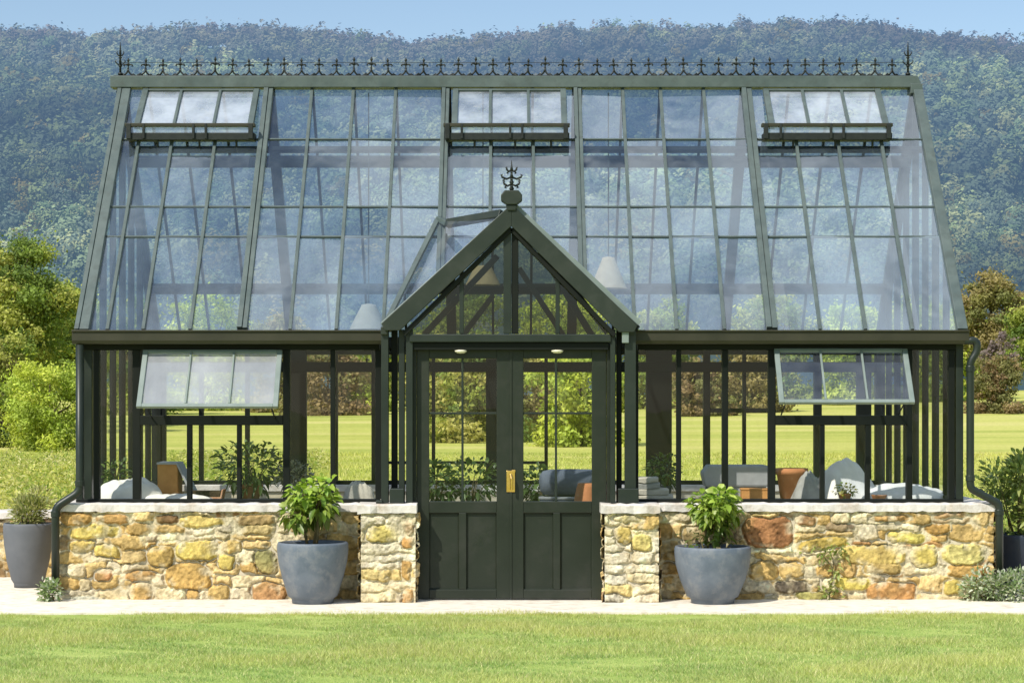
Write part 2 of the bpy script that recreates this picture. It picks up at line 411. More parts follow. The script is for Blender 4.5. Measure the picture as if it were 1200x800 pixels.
def tree_mesh(h, spread, n, leaf, seed, colors, base=0.12, nclump=95, shape='round'):
    """mesh data for the crown and for the trunk with limbs, foot at the origin"""
    rng = np.random.default_rng(seed); rnd = random.Random(seed)
    cl = []
    zc = h * (base + (1 - base) * 0.5); rz = h * (1 - base) * 0.5
    for i in range(nclump):
        d = rng.normal(size=3); d /= np.linalg.norm(d); q = 0.25 + 0.75 * rng.random() ** 0.5
        if shape == 'wide': q = 0.55 + 0.45 * rng.random()
        z = zc + d[2] * rz * q * 0.82; f = 1.0
        if shape == 'cone': f = max(.25, 1.15 - (z / h))
        x, y = d[0] * spread * q * 0.8 * f, d[1] * spread * q * 0.8 * f
        r = spread * rnd.uniform(0.13, 0.27) * (0.6 if shape == 'sparse' else 1)
        cl.append((x * 1.1, y * 1.1, min(z, h - r * .7), r * rnd.uniform(.8, 1.3), r * rnd.uniform(.8, 1.3), r * rnd.uniform(0.5, 0.85)))
    if base < 0.06:      # skirt of low growth down to the ground
        for i in range(14):
            a = rnd.uniform(0, 2 * PI); q = rnd.uniform(.3, 1.0) * spread; r = spread * rnd.uniform(.18, .3)
            cl.append((math.cos(a) * q, math.sin(a) * q, r * .6, r * 1.2, r * 1.2, r))
    P, d, k = crown_points(cl, n, rng, 0.3)
    sc_ = rng.random(n) < .35; P[sc_] += rng.normal(size=(int(sc_.sum()), 3)) * spread * .09
    P[:, 2] = np.maximum(P[:, 2], 0.01 * h)
    V, F = leaf_quads(P, d + np.array((-.2, -.3, .45)), leaf * rng.uniform(0.5, 1.3, n), rng, 1.6, 0.9)
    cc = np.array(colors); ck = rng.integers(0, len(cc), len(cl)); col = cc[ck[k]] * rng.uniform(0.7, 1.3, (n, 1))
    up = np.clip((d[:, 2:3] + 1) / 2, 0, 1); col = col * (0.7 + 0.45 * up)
    col = np.repeat(col, 4, axis=0)
    mb = MB(); top = h * 0.8; r0 = max(0.05, h * 0.02)
    pts = [(0.02 * h * math.sin(3 * t + seed) * t, 0.02 * h * math.cos(2 * t + seed) * t, top * t) for t in (0, .25, .5, .75, 1)]
    mb.tube(pts, [r0 * 1.25, r0, r0 * .75, r0 * .5, r0 * .2], 8)
    for c in rnd.sample(cl, min(12, len(cl))):
        t = min(0.75, max(0.12, (c[2] / top) * 0.6)); b = Vector((0, 0, top * t))
        e = Vector(c[:3]); mid = b.lerp(e, .5) + Vector((0, 0, -0.03 * h))
        mb.tube([b, mid, e], [r0 * .5, r0 * .3, r0 * .1], 6)
    return V, F, col, mb
def tree(name, loc, h, spread, n, leaf, seed, colors, label, cat='tree', group=None, **kw):
    t = tag(empty(name, loc, 0), label, cat, group)
    V, F, col, mb = tree_mesh(h, spread, n, leaf, seed, colors, **kw)
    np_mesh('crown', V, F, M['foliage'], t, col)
    mb.build('trunk', M['bark'], t, True)
    return t

def leaf_blades(P, D, size, rng, width=0.55, droop=0.35, col=((0.2, 0.32, 0.04),), var=0.25):
    """folded ovate leaves: P bases, D directions"""
    n = len(P); D = D / (np.linalg.norm(D, axis=1, keepdims=True) + 1e-9)
    up = np.tile(np.array((0, 0, 1.0)), (n, 1)) + 0.35 * rng.normal(size=(n, 3))
    s = np.cross(D, up); s /= np.linalg.norm(s, axis=1, keepdims=True) + 1e-9
    u = np.cross(s, D); sz = np.asarray(size)[:, None] * np.ones((n, 1))
    dn = np.array((0, 0, -1.0))
    def pt(t, w, lift): return P + D * sz * t + s * sz * w * width + u * sz * lift + dn * sz * droop * t * t
    vs = [pt(0, 0, 0), pt(.38, 0, 0), pt(.75, 0, 0), pt(1, 0, -.02), pt(.3, -.5, .09), pt(.3, .5, .09), pt(.7, -.36, .07), pt(.7, .36, .07)]
    V = np.stack(vs, 1).reshape(-1, 3)
    base = np.array([[0, 5, 1, 1], [0, 1, 4, 4], [1, 5, 7, 2], [1, 2, 6, 4], [2, 7, 3, 3], [2, 3, 6, 6]])
    tri = []
    for f in base:
        tri.append(f[:3]); 
        if f[3] != f[2]: tri.append([f[0], f[2], f[3]])
    T = np.array(tri); F = (np.arange(n)[:, None, None] * 8 + T[None]).reshape(-1, 3)
    cc = np.array(col); c = cc[rng.integers(0, len(cc), n)] * rng.uniform(1 - var, 1 + var, (n, 1))
    return V, F, np.repeat(c, 8, axis=0)

def grass(name, x0, x1, y0, y1, n, hgt, wid, seed, cols, label=None, zf=None, lean=0.5, patch=1.5, mask=None, near_bias=None, near_edge=False):
    rng = np.random.default_rng(seed)
    x = rng.uniform(x0, x1, n); y = y0 + (y1 - y0) * (rng.random(n) if near_bias is None else rng.random(n) ** near_bias)
    if mask is not None:
        k = mask(x, y); x = x[k]; y = y[k]; n = len(x)
    z = np.zeros(n) if zf is None else zf(x, y)
    a = rng.uniform(0, 2 * PI, n); hh = hgt * rng.uniform(0.5, 1.3, n)
    pn = np.sin(x * patch + 1.3 * np.sin(y * patch * 1.7)) * np.sin(y * patch * 1.4 + np.sin(x * patch * .8)) + 0.5 * np.sin(x * patch * 3.1 + 2) * np.sin(y * patch * 4.3 + 1)
    hh = hh * np.clip(0.9 + .45 * pn + .35 * np.sin(x * 7 + 3 * np.sin(y * 5)) * np.sin(y * 9 + x * 3), .35, 1.8)
    dx, dy = np.cos(a) * wid * .5, np.sin(a) * wid * .5
    lx, ly = rng.normal(0, lean, n) * hh, rng.normal(0, lean, n) * hh
    B = np.stack([x, y, z], 1)
    V = np.stack([B + np.stack([dx, dy, 0 * x], 1), B - np.stack([dx, dy, 0 * x], 1), B + np.stack([lx, ly, hh], 1)], 1).reshape(-1, 3)
    F = np.arange(3 * n).reshape(n, 3)
    c = np.array(cols); t = np.clip(0.5 + 0.5 * pn + rng.normal(0, .28, n), 0, 1)[:, None]
    col = (c[0] * (1 - t) + c[1] * t); q = rng.random(n) < 0.12
    col[q] = c[2]; col *= rng.uniform(0.62, 1.3, (n, 1))
    if near_edge: col = col * (1 - .55 * np.exp(-(y1 - y) / .55)[:, None]) + np.array((.70, .64, .22)) * (.55 * np.exp(-(y1 - y) / .55))[:, None]
    o = np_mesh(name, V, F, M['blade'], None, np.repeat(col, 3, axis=0)); o['kind'] = 'stuff'
    return o

# ================================================================== CAMERA, SKY, SUN
cam = bpy.data.cameras.new('camera'); co = bpy.data.objects.new('camera', cam); COL.objects.link(co)
co.location = (0, -CAM_D, CAM_H); co.rotation_euler = (R(90), 0, 0)
cam.lens = 76; cam.sensor_width = 36; cam.shift_y = 70 / 1200; cam.clip_start = 0.5; cam.clip_end = 4000
scene.camera = co
SUN_E, SUN_A = R(46), R(38)       # elevation; to the left of straight behind the camera
w = bpy.data.worlds.new('World'); scene.world = w; w.use_nodes = True
nt = w.node_tree; bg = nt.nodes['Background']
sky = nt.nodes.new('ShaderNodeTexSky'); sky.sky_type = 'NISHITA'; sky.sun_disc = False
sky.sun_elevation = SUN_E; sky.sun_rotation = PI + SUN_A; sky.air_density = 1.0; sky.dust_density = 0.4; sky.ozone_density = 1.5
tcw = nt.nodes.new('ShaderNodeTexCoord'); sx = nt.nodes.new('ShaderNodeSeparateXYZ'); nt.links.new(tcw.outputs['Generated'], sx.inputs[0])
zc_ = math_n(nt, 'MAXIMUM', sx.outputs['Z'], 0.15)
cx_ = nt.nodes.new('ShaderNodeCombineXYZ'); nt.links.new(math_n(nt, 'DIVIDE', sx.outputs['X'], zc_), cx_.inputs[0]); nt.links.new(math_n(nt, 'DIVIDE', sx.outputs['Y'], zc_), cx_.inputs[1])
cn = noise(nt, 7.5, 8, 0.55, cx_.outputs[0])  # overhead clouds out of view, added to whiten the roof glass reflections
cr_ = ramp(nt, cn.outputs['Fac'], [(0.44, (0, 0, 0)), (0.58, (1, 1, 1))])
hm = nt.nodes.new('ShaderNodeMapRange'); nt.links.new(sx.outputs['Z'], hm.inputs[0]); hm.inputs[1].default_value = 0.45; hm.inputs[2].default_value = 0.75
cm_ = math_n(nt, 'MULTIPLY', cr_.outputs[0], hm.outputs[0])
nt.links.new(mixrgb(nt, cm_, sky.outputs[0], (8.6, 9.6, 10.8)), bg.inputs[0]); bg.inputs[1].default_value = 0.135
sun = bpy.data.lights.new('sun', 'SUN'); sun.energy = 5.0; sun.angle = R(0.5); sun.color = (1.0, 0.95, 0.86)
so = bpy.data.objects.new('sun', sun); COL.objects.link(so)
tosun = Vector((-math.sin(SUN_A) * math.cos(SUN_E), -math.cos(SUN_A) * math.cos(SUN_E), math.sin(SUN_E)))
so.rotation_euler = tosun.to_track_quat('Z', 'Y').to_euler(); so.location = (-15, -20, 25)
scene.view_settings.view_transform = 'Standard'; scene.view_settings.look = 'None'
scene.view_settings.exposure = 0; scene.view_settings.gamma = 1
scene.render.engine = 'CYCLES'
scene.cycles.adaptive_threshold = 0.006; scene.cycles.adaptive_min_samples = 48; scene.cycles.max_bounces = 10; scene.cycles.transparent_max_bounces = 40; scene.cycles.diffuse_bounces = 3
scene.cycles.glossy_bounces = 3; scene.cycles.caustics_reflective = False; scene.cycles.caustics_refractive = False

# ================================================================== GROUND
def ground_z(x, y):
    x = np.asarray(x, float); y = np.asarray(y, float)
    t = np.clip((y - 40) / 110, 0, 1); t = t * t * (3 - 2 * t)
    side = 1.0 + 0.9 * np.clip((x + 10) / 60, 0, 1)
    return t * 1.1 * side + np.clip(y - 150, 0, None) * 0.02
ys = np.concatenate([np.linspace(-500, 0, 21), np.linspace(10, 250, 60)]); xs = np.linspace(-260, 260, 66)
GX, GY = np.meshgrid(xs, ys); GZ = ground_z(GX, GY)
idx = np.arange(GX.size).reshape(GX.shape)
F = np.stack([idx[:-1, :-1], idx[:-1, 1:], idx[1:, 1:], idx[1:, :-1]], -1).reshape(-1, 4)
m, nt = new_mat('meadow'); out = N(nt, 'ShaderNodeOutputMaterial'); b = N(nt, 'ShaderNodeBsdfPrincipled')
geo = N(nt, 'ShaderNodeNewGeometry'); mp = N(nt, 'ShaderNodeMapping'); mp.inputs['Scale'].default_value = (0.03, 0.16, 0.1)
L(nt, geo.outputs['Position'], mp.inputs['Vector'])
n1 = noise(nt, 1.0, 6, 0.6, mp.outputs[0])
r1 = ramp(nt, n1.outputs['Fac'], [(0.32, (0.30, 0.35, 0.07)), (0.5, (0.48, 0.48, 0.12)), (0.68, (0.60, 0.54, 0.20))])
n2 = noise(nt, 6.0, 5, 0.7, geo.outputs['Position'])
r2 = ramp(nt, n2.outputs['Fac'], [(0.3, (0.7, 0.7, 0.7)), (0.7, (1.15, 1.15, 1.15))])
L(nt, mixrgb(nt, 1.0, r1.outputs[0], r2.outputs[0], 'MULTIPLY'), b.inputs['Base Color']); b.inputs['Roughness'].default_value = 1
b.inputs['Specular IOR Level'].default_value = 0.1
L(nt, b.outputs[0], out.inputs[0]); M['meadow'] = m
g = np_mesh('ground', np.stack([GX, GY, GZ], -1).reshape(-1, 3), F, M['meadow'], None, None, True); g['kind'] = 'structure'

M['lawn'] = surf('lawn_turf', (0.26, 0.36, 0.08), (0.44, 0.50, 0.15), 1.6, 1.0, 0.5, 60, 0.05)
lw = MB(); lw.box(-30, 30, -45, -1.2, -0.05, 0.006); o = lw.build('lawn', M['lawn']); o['kind'] = 'structure'
pv = MB()
px_ = [(-9.0, -1.2)]
rnd = random.Random(4)
edge = [(x, -1.2 + 0.025 * math.sin(x * 2.1) + 0.02 * rnd.uniform(-1, 1)) for x in np.linspace(-9, 9, 70)]
n = len(edge)
vs = [(x, y, 0.0) for x, y in edge] + [(x, y, 0.022) for x, y in edge] + [(x, 4.2, 0.022) for x, y in edge]
fs = []
for i in range(n - 1):
    fs.append((i, i + 1, n + i + 1, n + i)); fs.append((n + i, n + i + 1, 2 * n + i + 1, 2 * n + i))
pv.add(vs, fs); o = pv.build('path', M['paving']); o['kind'] = 'structure'

grass('lawn_grass', -6.2, 6.2, -6.4, -1.14, 500000, 0.034, 0.0055, 11,
      [(0.27, 0.41, 0.13), (0.60, 0.62, 0.23), (0.78, 0.69, 0.40)], lean=0.6, patch=1.3, zf=lambda x, y: 0 * x, near_edge=True)
bpy.data.objects['lawn_grass']['label'] = 'short mown lawn grass'
gh_mask = lambda x, y: ~((np.abs(x) < 9.2) & (y < 4.3)) & (y > -1.0)
grass('meadow_grass', -22, 22, 4.3, 52, 190000, 0.085, 0.022, 12,
      [(0.44, 0.50, 0.11), (0.66, 0.65, 0.19), (0.78, 0.69, 0.30)], lean=0.6, patch=0.25, zf=ground_z, mask=gh_mask, near_bias=1.0)
# taller weeds in the meadow left and right of the greenhouse
def weeds(name, x0, x1, y0, y1, n, seed, cols):
    rng = np.random.default_rng(seed)
    x = rng.uniform(x0, x1, n); y = rng.uniform(y0, y1, n); z = ground_z(x, y)
    m_ = 60; hh = rng.uniform(0.1, 0.6, n) ** 1.3
    P = np.stack([x, y, z], 1)[:, None, :] + rng.normal(size=(n, m_, 3)) * np.array((.16, .16, 0))
    P[:, :, 2] += hh[:, None] * rng.random((n, m_))
    P = P.reshape(-1, 3); d = rng.normal(size=P.shape); d[:, 2] += .6
    V, F = leaf_quads(P, d, 0.036 * rng.uniform(.5, 1.4, len(P)), rng, 2.4, 0.6)
    c = np.array(cols); k = np.repeat(rng.integers(0, len(c), n), m_); col = c[k] * rng.uniform(.7, 1.3, (len(P), 1))
    o = np_mesh(name, V, F, M['foliage'], None, np.repeat(col, 4, axis=0)); o['kind'] = 'stuff'
weeds('meadow_weeds', -17, -4.9, 5, 42, 3000, 21, [(0.44, 0.48, 0.11), (0.64, 0.60, 0.20), (0.30, 0.38, 0.08), (0.66, 0.62, 0.30)])
weeds('meadow_weeds', 5.2, 12, 5, 16, 330, 22, [(0.36, 0.44, 0.1), (0.52, 0.52, 0.17), (0.24, 0.33, 0.08)])

# ---- wooded mountain behind
def hill_z(x, y):
    x = np.asarray(x, float); y = np.asarray(y, float)
    t = np.clip((y - 185) / 455, 0, 1)
    prof = np.where(t < 0.75, t * 0.98, 0.735 + (1 - ((1 - t) / .25) ** 2) * 0.265 * 0.72)
    prof = 0.15 * t * t + 0.85 * prof
    und = 0.09 * np.sin(x * 0.028 + y * 0.009 + .5) + 0.06 * np.sin(x * 0.018 + 1.2) * np.sin(y * 0.012) + 0.03 * np.sin(x * 0.05 + y * 0.02) + 0.022 * np.sin(x * 0.09 + 2) * np.sin(y * .05)
    dn = np.clip((y - 640) / 300, 0, 1)
    crest = 1.0 + 0.012 * np.sin(x * 0.035 - 1.2) + 0.010 * np.sin(x * 0.075 + .6) - 0.00004 * np.abs(x)
    return 2.8 + 112.0 * prof * crest * (1 + und * (1 - t) * 1.3) - dn * 55
ys = np.linspace(185, 900, 90); xs = np.linspace(-480, 480, 110)
GX, GY = np.meshgrid(xs, ys); GZ = hill_z(GX, GY) - 0.5
idx = np.arange(GX.size).reshape(GX.shape); F = np.stack([idx[:-1, :-1], idx[:-1, 1:], idx[1:, 1:], idx[1:, :-1]], -1).reshape(-1, 4)
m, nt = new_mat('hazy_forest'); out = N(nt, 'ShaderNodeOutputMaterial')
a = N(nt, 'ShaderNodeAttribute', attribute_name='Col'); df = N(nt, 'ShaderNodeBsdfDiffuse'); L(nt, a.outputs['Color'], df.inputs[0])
em = N(nt, 'ShaderNodeEmission'); em.inputs[0].default_value = (0.165, 0.285, 0.48, 1); em.inputs[1].default_value = 1.0  # blue glow mixed in with distance, air haze painted into the material
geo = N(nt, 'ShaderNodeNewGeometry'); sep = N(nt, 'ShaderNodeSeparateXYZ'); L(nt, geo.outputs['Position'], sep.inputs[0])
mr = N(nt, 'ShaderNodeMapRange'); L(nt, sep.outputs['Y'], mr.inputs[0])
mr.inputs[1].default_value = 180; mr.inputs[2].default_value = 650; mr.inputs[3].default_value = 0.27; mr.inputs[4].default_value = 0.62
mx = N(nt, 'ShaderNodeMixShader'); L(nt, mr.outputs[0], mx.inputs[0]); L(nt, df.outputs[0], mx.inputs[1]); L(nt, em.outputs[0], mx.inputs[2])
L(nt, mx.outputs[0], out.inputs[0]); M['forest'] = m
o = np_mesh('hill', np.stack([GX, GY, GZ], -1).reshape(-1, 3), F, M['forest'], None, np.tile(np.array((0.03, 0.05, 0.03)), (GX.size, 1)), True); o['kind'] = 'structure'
def forest(seed, nt_, k, ya, yb, lf):
    rng = np.random.default_rng(seed)
    y = ya + (yb - ya) * rng.random(nt_) ** 0.9; hw = 0.36 * (y + 19) + 50
    x = rng.uniform(-1, 1, nt_) * hw; z = hill_z(x, y)
    r = rng.uniform(2.0, 4.2, nt_) * (0.75 + 0.25 * (y / 640)); hh = r * rng.uniform(0.8, 1.35, nt_)
    C = np.stack([x, y, z + hh * 0.55], 1)
    d = rng.normal(size=(nt_, k, 3)); d /= np.linalg.norm(d, axis=2, keepdims=True); d[:, :, 2] = np.abs(d[:, :, 2]) * 1.25 - 0.25
    d[:, :, 1] = np.where(d[:, :, 1] > 0.35, -d[:, :, 1], d[:, :, 1])
    lump = 0.72 + 0.28 * np.sin(d[:, :, 0] * 5 + x[:, None]) * np.sin(d[:, :, 2] * 6 + y[:, None]) + 0.12 * rng.normal(size=(nt_, k))
    P = C[:, None, :] + d * lump[..., None] * np.stack([r, r, hh], 1)[:, None, :]
    sz = np.repeat(r * lf, k) * rng.uniform(.6, 1.3, nt_ * k)
    V, F = leaf_quads(P.reshape(-1, 3), d.reshape(-1, 3), sz, rng, 1.3, 0.26)
    pal = np.array([(0.07, 0.10, 0.05), (0.09, 0.115, 0.06), (0.115, 0.14, 0.06), (0.15, 0.16, 0.075), (0.06, 0.08, 0.055), (0.07, 0.09, 0.06)])
    pk = rng.integers(0, len(pal), nt_)
    patch = np.sin(x * .03 + 1) * np.sin(y * .022 + x * .01) + .6 * np.sin(x * .07) * np.sin(y * .05 + 2)
    c = 1.75 * pal[pk] * (1 + 0.6 * patch[:, None])
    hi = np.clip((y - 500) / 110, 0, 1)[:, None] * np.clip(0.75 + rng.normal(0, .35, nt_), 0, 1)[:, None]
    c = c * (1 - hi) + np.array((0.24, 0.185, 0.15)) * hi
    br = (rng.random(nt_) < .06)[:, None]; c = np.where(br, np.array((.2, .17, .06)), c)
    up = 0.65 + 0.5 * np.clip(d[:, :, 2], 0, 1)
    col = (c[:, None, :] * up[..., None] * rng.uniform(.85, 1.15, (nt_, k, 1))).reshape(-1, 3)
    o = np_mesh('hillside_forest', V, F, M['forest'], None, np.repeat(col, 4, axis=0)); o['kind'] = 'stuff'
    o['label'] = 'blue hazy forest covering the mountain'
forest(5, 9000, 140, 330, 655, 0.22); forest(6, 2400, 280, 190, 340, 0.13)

# ---- trees of the middle distance
def spot(px, d, dz=0.0):
    x = (px - 600) * 0.000395 * (d + 19) if False else (px - 600) * S(d)
    return (x, d, float(ground_z(x, d)) + dz)
GREEN = [(0.243, 0.328, 0.069), (0.364, 0.411, 0.083), (0.17, 0.245, 0.059), (0.463, 0.471, 0.119)]
YELLOW = [(0.516, 0.574, 0.081), (0.663, 0.697, 0.137), (0.369, 0.451, 0.081), (0.479, 0.574, 0.109)]
OLIVE = [(0.29, 0.27, 0.09), (0.34, 0.28, 0.11), (0.23, 0.24, 0.08), (0.37, 0.30, 0.13)]
GOLD = [(0.44, 0.42, 0.10), (0.33, 0.36, 0.08), (0.52, 0.47, 0.15), (0.26, 0.28, 0.07)]
RUST = [(0.28, 0.19, 0.10), (0.33, 0.24, 0.12), (0.23, 0.23, 0.09), (0.28, 0.26, 0.10)]
PURP = [(0.264, 0.202, 0.202), (0.341, 0.264, 0.248), (0.232, 0.202, 0.155)]
tree('broadleaf_tree', spot(2, 78), 9.6, 3.5, 46000, 0.11, 31, GREEN, 'tallest dense green tree at the left edge of the photo')
tree('broadleaf_tree', spot(52, 88), 7.8, 2.9, 32000, 0.11, 32, GREEN + YELLOW[:1], 'green tree between the tallest left tree and the greenhouse roof')
tree('broadleaf_tree', spot(92, 98), 7.6, 2.5, 18000, 0.13, 33, YELLOW, 'yellow green tree just showing behind the left roof slope')
tree('rounded_bush', spot(60, 55), 3.3, 1.9, 22000, 0.075, 34, YELLOW, 'bright yellow green rounded bush left of the greenhouse', 'bush', base=0.02, shape='wide')
tree('rounded_bush', spot(4, 60), 4.4, 1.8, 18000, 0.08, 35, GREEN + OLIVE[:1], 'darker green bush at the far left edge in front of the tall tree', 'bush', base=0.02)
tree('autumn_tree', spot(1160, 128), 9.6, 3.0, 20000, 0.15, 36, OLIVE, 'olive brown autumn tree beside the right end of the roof')
tree('bare_shrub', spot(1172, 112), 5.2, 1.5, 2600, 0.14, 37, PURP, 'purplish half bare shrub in front of the olive autumn tree', 'shrub', shape='sparse', base=0.15)
tree('autumn_bush', spot(1168, 104), 3.7, 1.7, 13000, 0.10, 38, RUST, 'rust red rounded bush on the field right of the greenhouse', 'bush', base=0.02)
tree('broadleaf_tree', spot(1218, 118), 7.5, 2.6, 14000, 0.15, 39, GREEN, 'green tree cut by the right edge of the photo')
# row seen through the glass
row = [(150, 120, 7.6, 2.4, GREEN, 'dark green tree seen through the glass at the left end of the greenhouse'),
       (245, 140, 9.2, 3.0, YELLOW, 'yellow green tree seen through the glass behind the left awning window'),
       (330, 130, 7.0, 2.3, OLIVE, 'olive tree seen through the glass right of the left awning window'),
       (385, 118, 4.6, 2.2, RUST, 'rust coloured low tree seen through the glass left of the porch'),
       (430, 132, 6.5, 2.0, YELLOW, 'bright yellow green tree seen through the glass beside the left porch post'),
       (515, 74, 4.6, 1.8, GOLD, 'golden green tree seen through the left door leaf'),
       (560, 66, 4.3, 1.6, GREEN + GOLD, 'green tree seen through the right half of the left door leaf'),
       (628, 70, 4.4, 1.7, OLIVE + GOLD, 'olive gold tree seen through the left half of the right door leaf'),
       (680, 60, 4.1, 1.55, YELLOW, 'bright yellow green tree seen through the right door leaf'),
       (540, 135, 9.5, 3.0, GREEN, 'tall green tree behind the porch gable'),
       (660, 140, 9.0, 2.9, YELLOW, 'tall yellow green tree behind the right half of the porch'),
       (770, 126, 7.5, 2.5, GREEN, 'green tree seen through the glass right of the porch'),
       (818, 105, 3.3, 1.5, RUST, 'orange bush seen through the glass in the middle of the right bays'),
       (872, 112, 4.6, 1.9, OLIVE, 'olive and rust bush seen through the glass left of the right awning window'),
       (905, 140, 8.8, 2.8, GREEN, 'tall green tree rising behind the right awning window'),
       (1000, 132, 7.5, 2.4, YELLOW, 'yellow green tree seen through the right end of the roof glass'),
       (1075, 138, 8.0, 2.5, GREEN, 'green tree behind the right corner of the greenhouse'),
       (1125, 150, 7.5, 2.3, YELLOW, 'pale yellow green tree behind the right downpipe')]
for i, (px, d, h, sp, c, lab) in enumerate(row):
    tree('field_tree', spot(px, d), h * 1.06, sp * 1.3, 13000, 0.07 + 0.0009 * d, 50 + i, c, lab, group='trees along the field edge', base=0.0, shape='wide')

# ================================================================== GREENHOUSE
G = tag(empty('greenhouse', (0, 0, 0)), 'dark green Victorian greenhouse with glass roof, stone base and gabled porch', 'greenhouse')
XL, XR = X(90, .1), X(1128, .1)          # glass corners
YF, YB = 0.12, 4.30                      # glass planes, front and back
EY, EZ = 0.06, Z(388, .06)               # front eave line of the roof plane
RY, RZ = 2.19, Z(103, 2.19)              # ridge line of the roof plane
BY = 2 * RY - EY
SILL = Z(588, 0.12)
def roof_pt(x, t, lift=0.0, back=False):
    """t: 0 at the eave, 1 at the ridge"""
    y = EY + (RY - EY) * t; z = EZ + (RZ - EZ) * t
    l = math.hypot(RY - EY, RZ - EZ); ny, nz = -(RZ - EZ) / l, (RY - EY) / l
    y += ny * lift; z += nz * lift
    if back: y = 2 * RY - y
    return (x, y, z)
def roof_t(py):
    lo, hi = 0.0, 1.0
    for _ in range(50):
        t = (lo + hi) / 2; _, y, z = roof_pt(0, t)
        if 470 - (z - CAM_H) / S(y) > py: lo = t
        else: hi = t
    return t
NRM = (0, -(RZ - EZ) / math.hypot(RY - EY, RZ - EZ), (RY - EY) / math.hypot(RY - EY, RZ - EZ))
NRMB = (0, -NRM[1], NRM[2])
# porch roof line
PAX, PAZ, PEX = X(599.5, -.2), Z(247, -.2), 1.10
PSL = (PAZ - Z(383, -.2)) / PEX
def porch_z(x): return PAZ - abs(x - PAX) * PSL

# ---- stone base
WX0, WX1 = X(69, 0), X(1164, 0); WTOP = Z(599, 0)
PLx0, PLx1 = X(423, -.3), X(487, -.3); PRx0, PRx1 = X(708.5, -.3), X(772, -.3)
def spc(px, py, w, h, col, rot=0, x0=WX0, y=0): return (X(px, y) - x0, Z(py, y), w * S(y) / 2, h * S(y) / 2, rot, col)
RUSTC, OCH, YEL, BRN = (0.37, 0.155, 0.055), (0.50, 0.28, 0.075), (0.64, 0.44, 0.10), (0.25, 0.13, 0.05)
left_sp = [spc(221, 675, 52, 31, (0.52, 0.29, 0.08)), spc(110, 623, 52, 14, YEL), spc(97, 639, 27, 13, (0.62, 0.4, 0.1)), spc(126, 646, 30, 14, (.64, .42, .1)),
           spc(188, 651, 32, 24, (.56, .33, .09)), spc(231, 644, 48, 22, YEL, .05), spc(313, 657, 28, 28, (.30, .24, .08)), spc(88, 608, 38, 12, (.5, .26, .07)),
           spc(131, 609, 38, 11, (.42, .2, .06)), spc(196, 609, 27, 10, BRN), spc(236, 611, 48, 11, (.66, .44, .12)), spc(297, 609, 52, 14, (.36, .22, .08)),
           spc(164, 676, 32, 12, (.46, .22, .07)), spc(120, 672, 20, 12, (.52, .23, .09)), spc(166, 695, 26, 22, (.55, .3, .09)), spc(256, 696, 28, 20, (.55, .33, .1)),
           spc(316, 694, 40, 22, (.45, .22, .08)), spc(102, 703, 40, 9, (.45, .38, .24)), spc(272, 640, 22, 14, (.55, .34, .1)), spc(265, 658, 20, 18, (.62, .42, .1)), spc(300, 621, 40, 12, (.6, .4, .15))]
right_sp = [spc(905, 623, 58, 36, RUSTC, 0, X(772, 0)), spc(1051, 694, 56, 25, (.50, .23, .07), 0, X(772, 0)), spc(934, 687, 40, 14, (.17, .12, .07), 0, X(772, 0)),
            spc(948, 609, 24, 11, (.4, .2, .08), 0, X(772, 0)), spc(969, 637, 58, 14, (.52, .33, .07), .05, X(772, 0)), spc(1030, 651, 74, 22, (.58, .38, .1), -.04, X(772, 0)),
            spc(1104, 619, 28, 11, (.52, .27, .07), 0, X(772, 0)), spc(1049, 606, 40, 7, (.46, .25, .08), 0, X(772, 0)), spc(1066, 630, 42, 13, (.62, .45, .1), 0, X(772, 0)),
            spc(1089, 652, 30, 26, YEL, .1, X(772, 0)), spc(1138, 669, 46, 16, (.5, .26, .07), 0, X(772, 0)), spc(1136, 648, 50, 24, (.62, .46, .14), 0, X(772, 0)),
            spc(901, 669, 36, 20, (.58, .34, .1), 0, X(772, 0)), spc(934, 667, 28, 18, (.62, .38, .12), 0, X(772, 0)), spc(1004, 683, 44, 16, (.58, .42, .08), 0, X(772, 0)),
            spc(820, 628, 30, 20, (.3, .2, .08), 0, X(772, 0)), spc(1120, 604, 34, 6, (.4, .22, .1), 0, X(772, 0)), spc(957, 698, 34, 12, (.35, .28, .08), 0, X(772, 0)),
            spc(1039, 666, 40, 12, (.48, .3, .09), -.05, X(772, 0)), spc(1122, 688, 24, 16, (.56, .4, .08), 0, X(772, 0)), spc(995, 665, 30, 18, (.5, .28, .09), -.3, X(772, 0))]
core = MB(); core.box(WX0 + .004, PLx0 + .1, 0.012, 0.34, -.02, WTOP - .003); bw1 = core.build('stone_wall', M['mortar'], G)
stone_face('rubble_face', (WX0, 0, 0), (1, 0, 0), (0, -1, 0), PLx0 - WX0 + .02, WTOP, bw1, 101, specials=left_sp, smear=0.55)
core = MB(); core.box(PRx1 - .1, WX1 - .004, 0.012, 0.34, -.02, WTOP - .003); bw2 = core.build('stone_wall', M['mortar'], G)
stone_face('rubble_face', (PRx1 - .02, 0, 0), (1, 0, 0), (0, -1, 0), WX1 - PRx1 + .02, WTOP, bw2, 102, specials=right_sp, smear=0.6)
for xx, nx, sd in ((WX0, -1, 103), (WX1, 1, 104)):
    core = MB(); core.box(xx - nx * .006, xx - nx * .3, 0.345, 4.5, -.02, WTOP - .003); bw = core.build('stone_wall', M['mortar'], G)
    stone_face('rubble_face', (xx, 0, 0), (0, 1, 0), (nx, 0, 0), 4.5, WTOP, bw, sd, res=0.012)
core = MB(); core.box(WX0 + .3, WX1 - .3, 4.2, 4.49, -.02, WTOP - .003); bw = core.build('stone_wall', M['mortar'], G)
stone_face('rubble_face', (WX0, 4.5, 0), (1, 0, 0), (0, 1, 0), WX1 - WX0, WTOP, bw, 105, res=0.02)
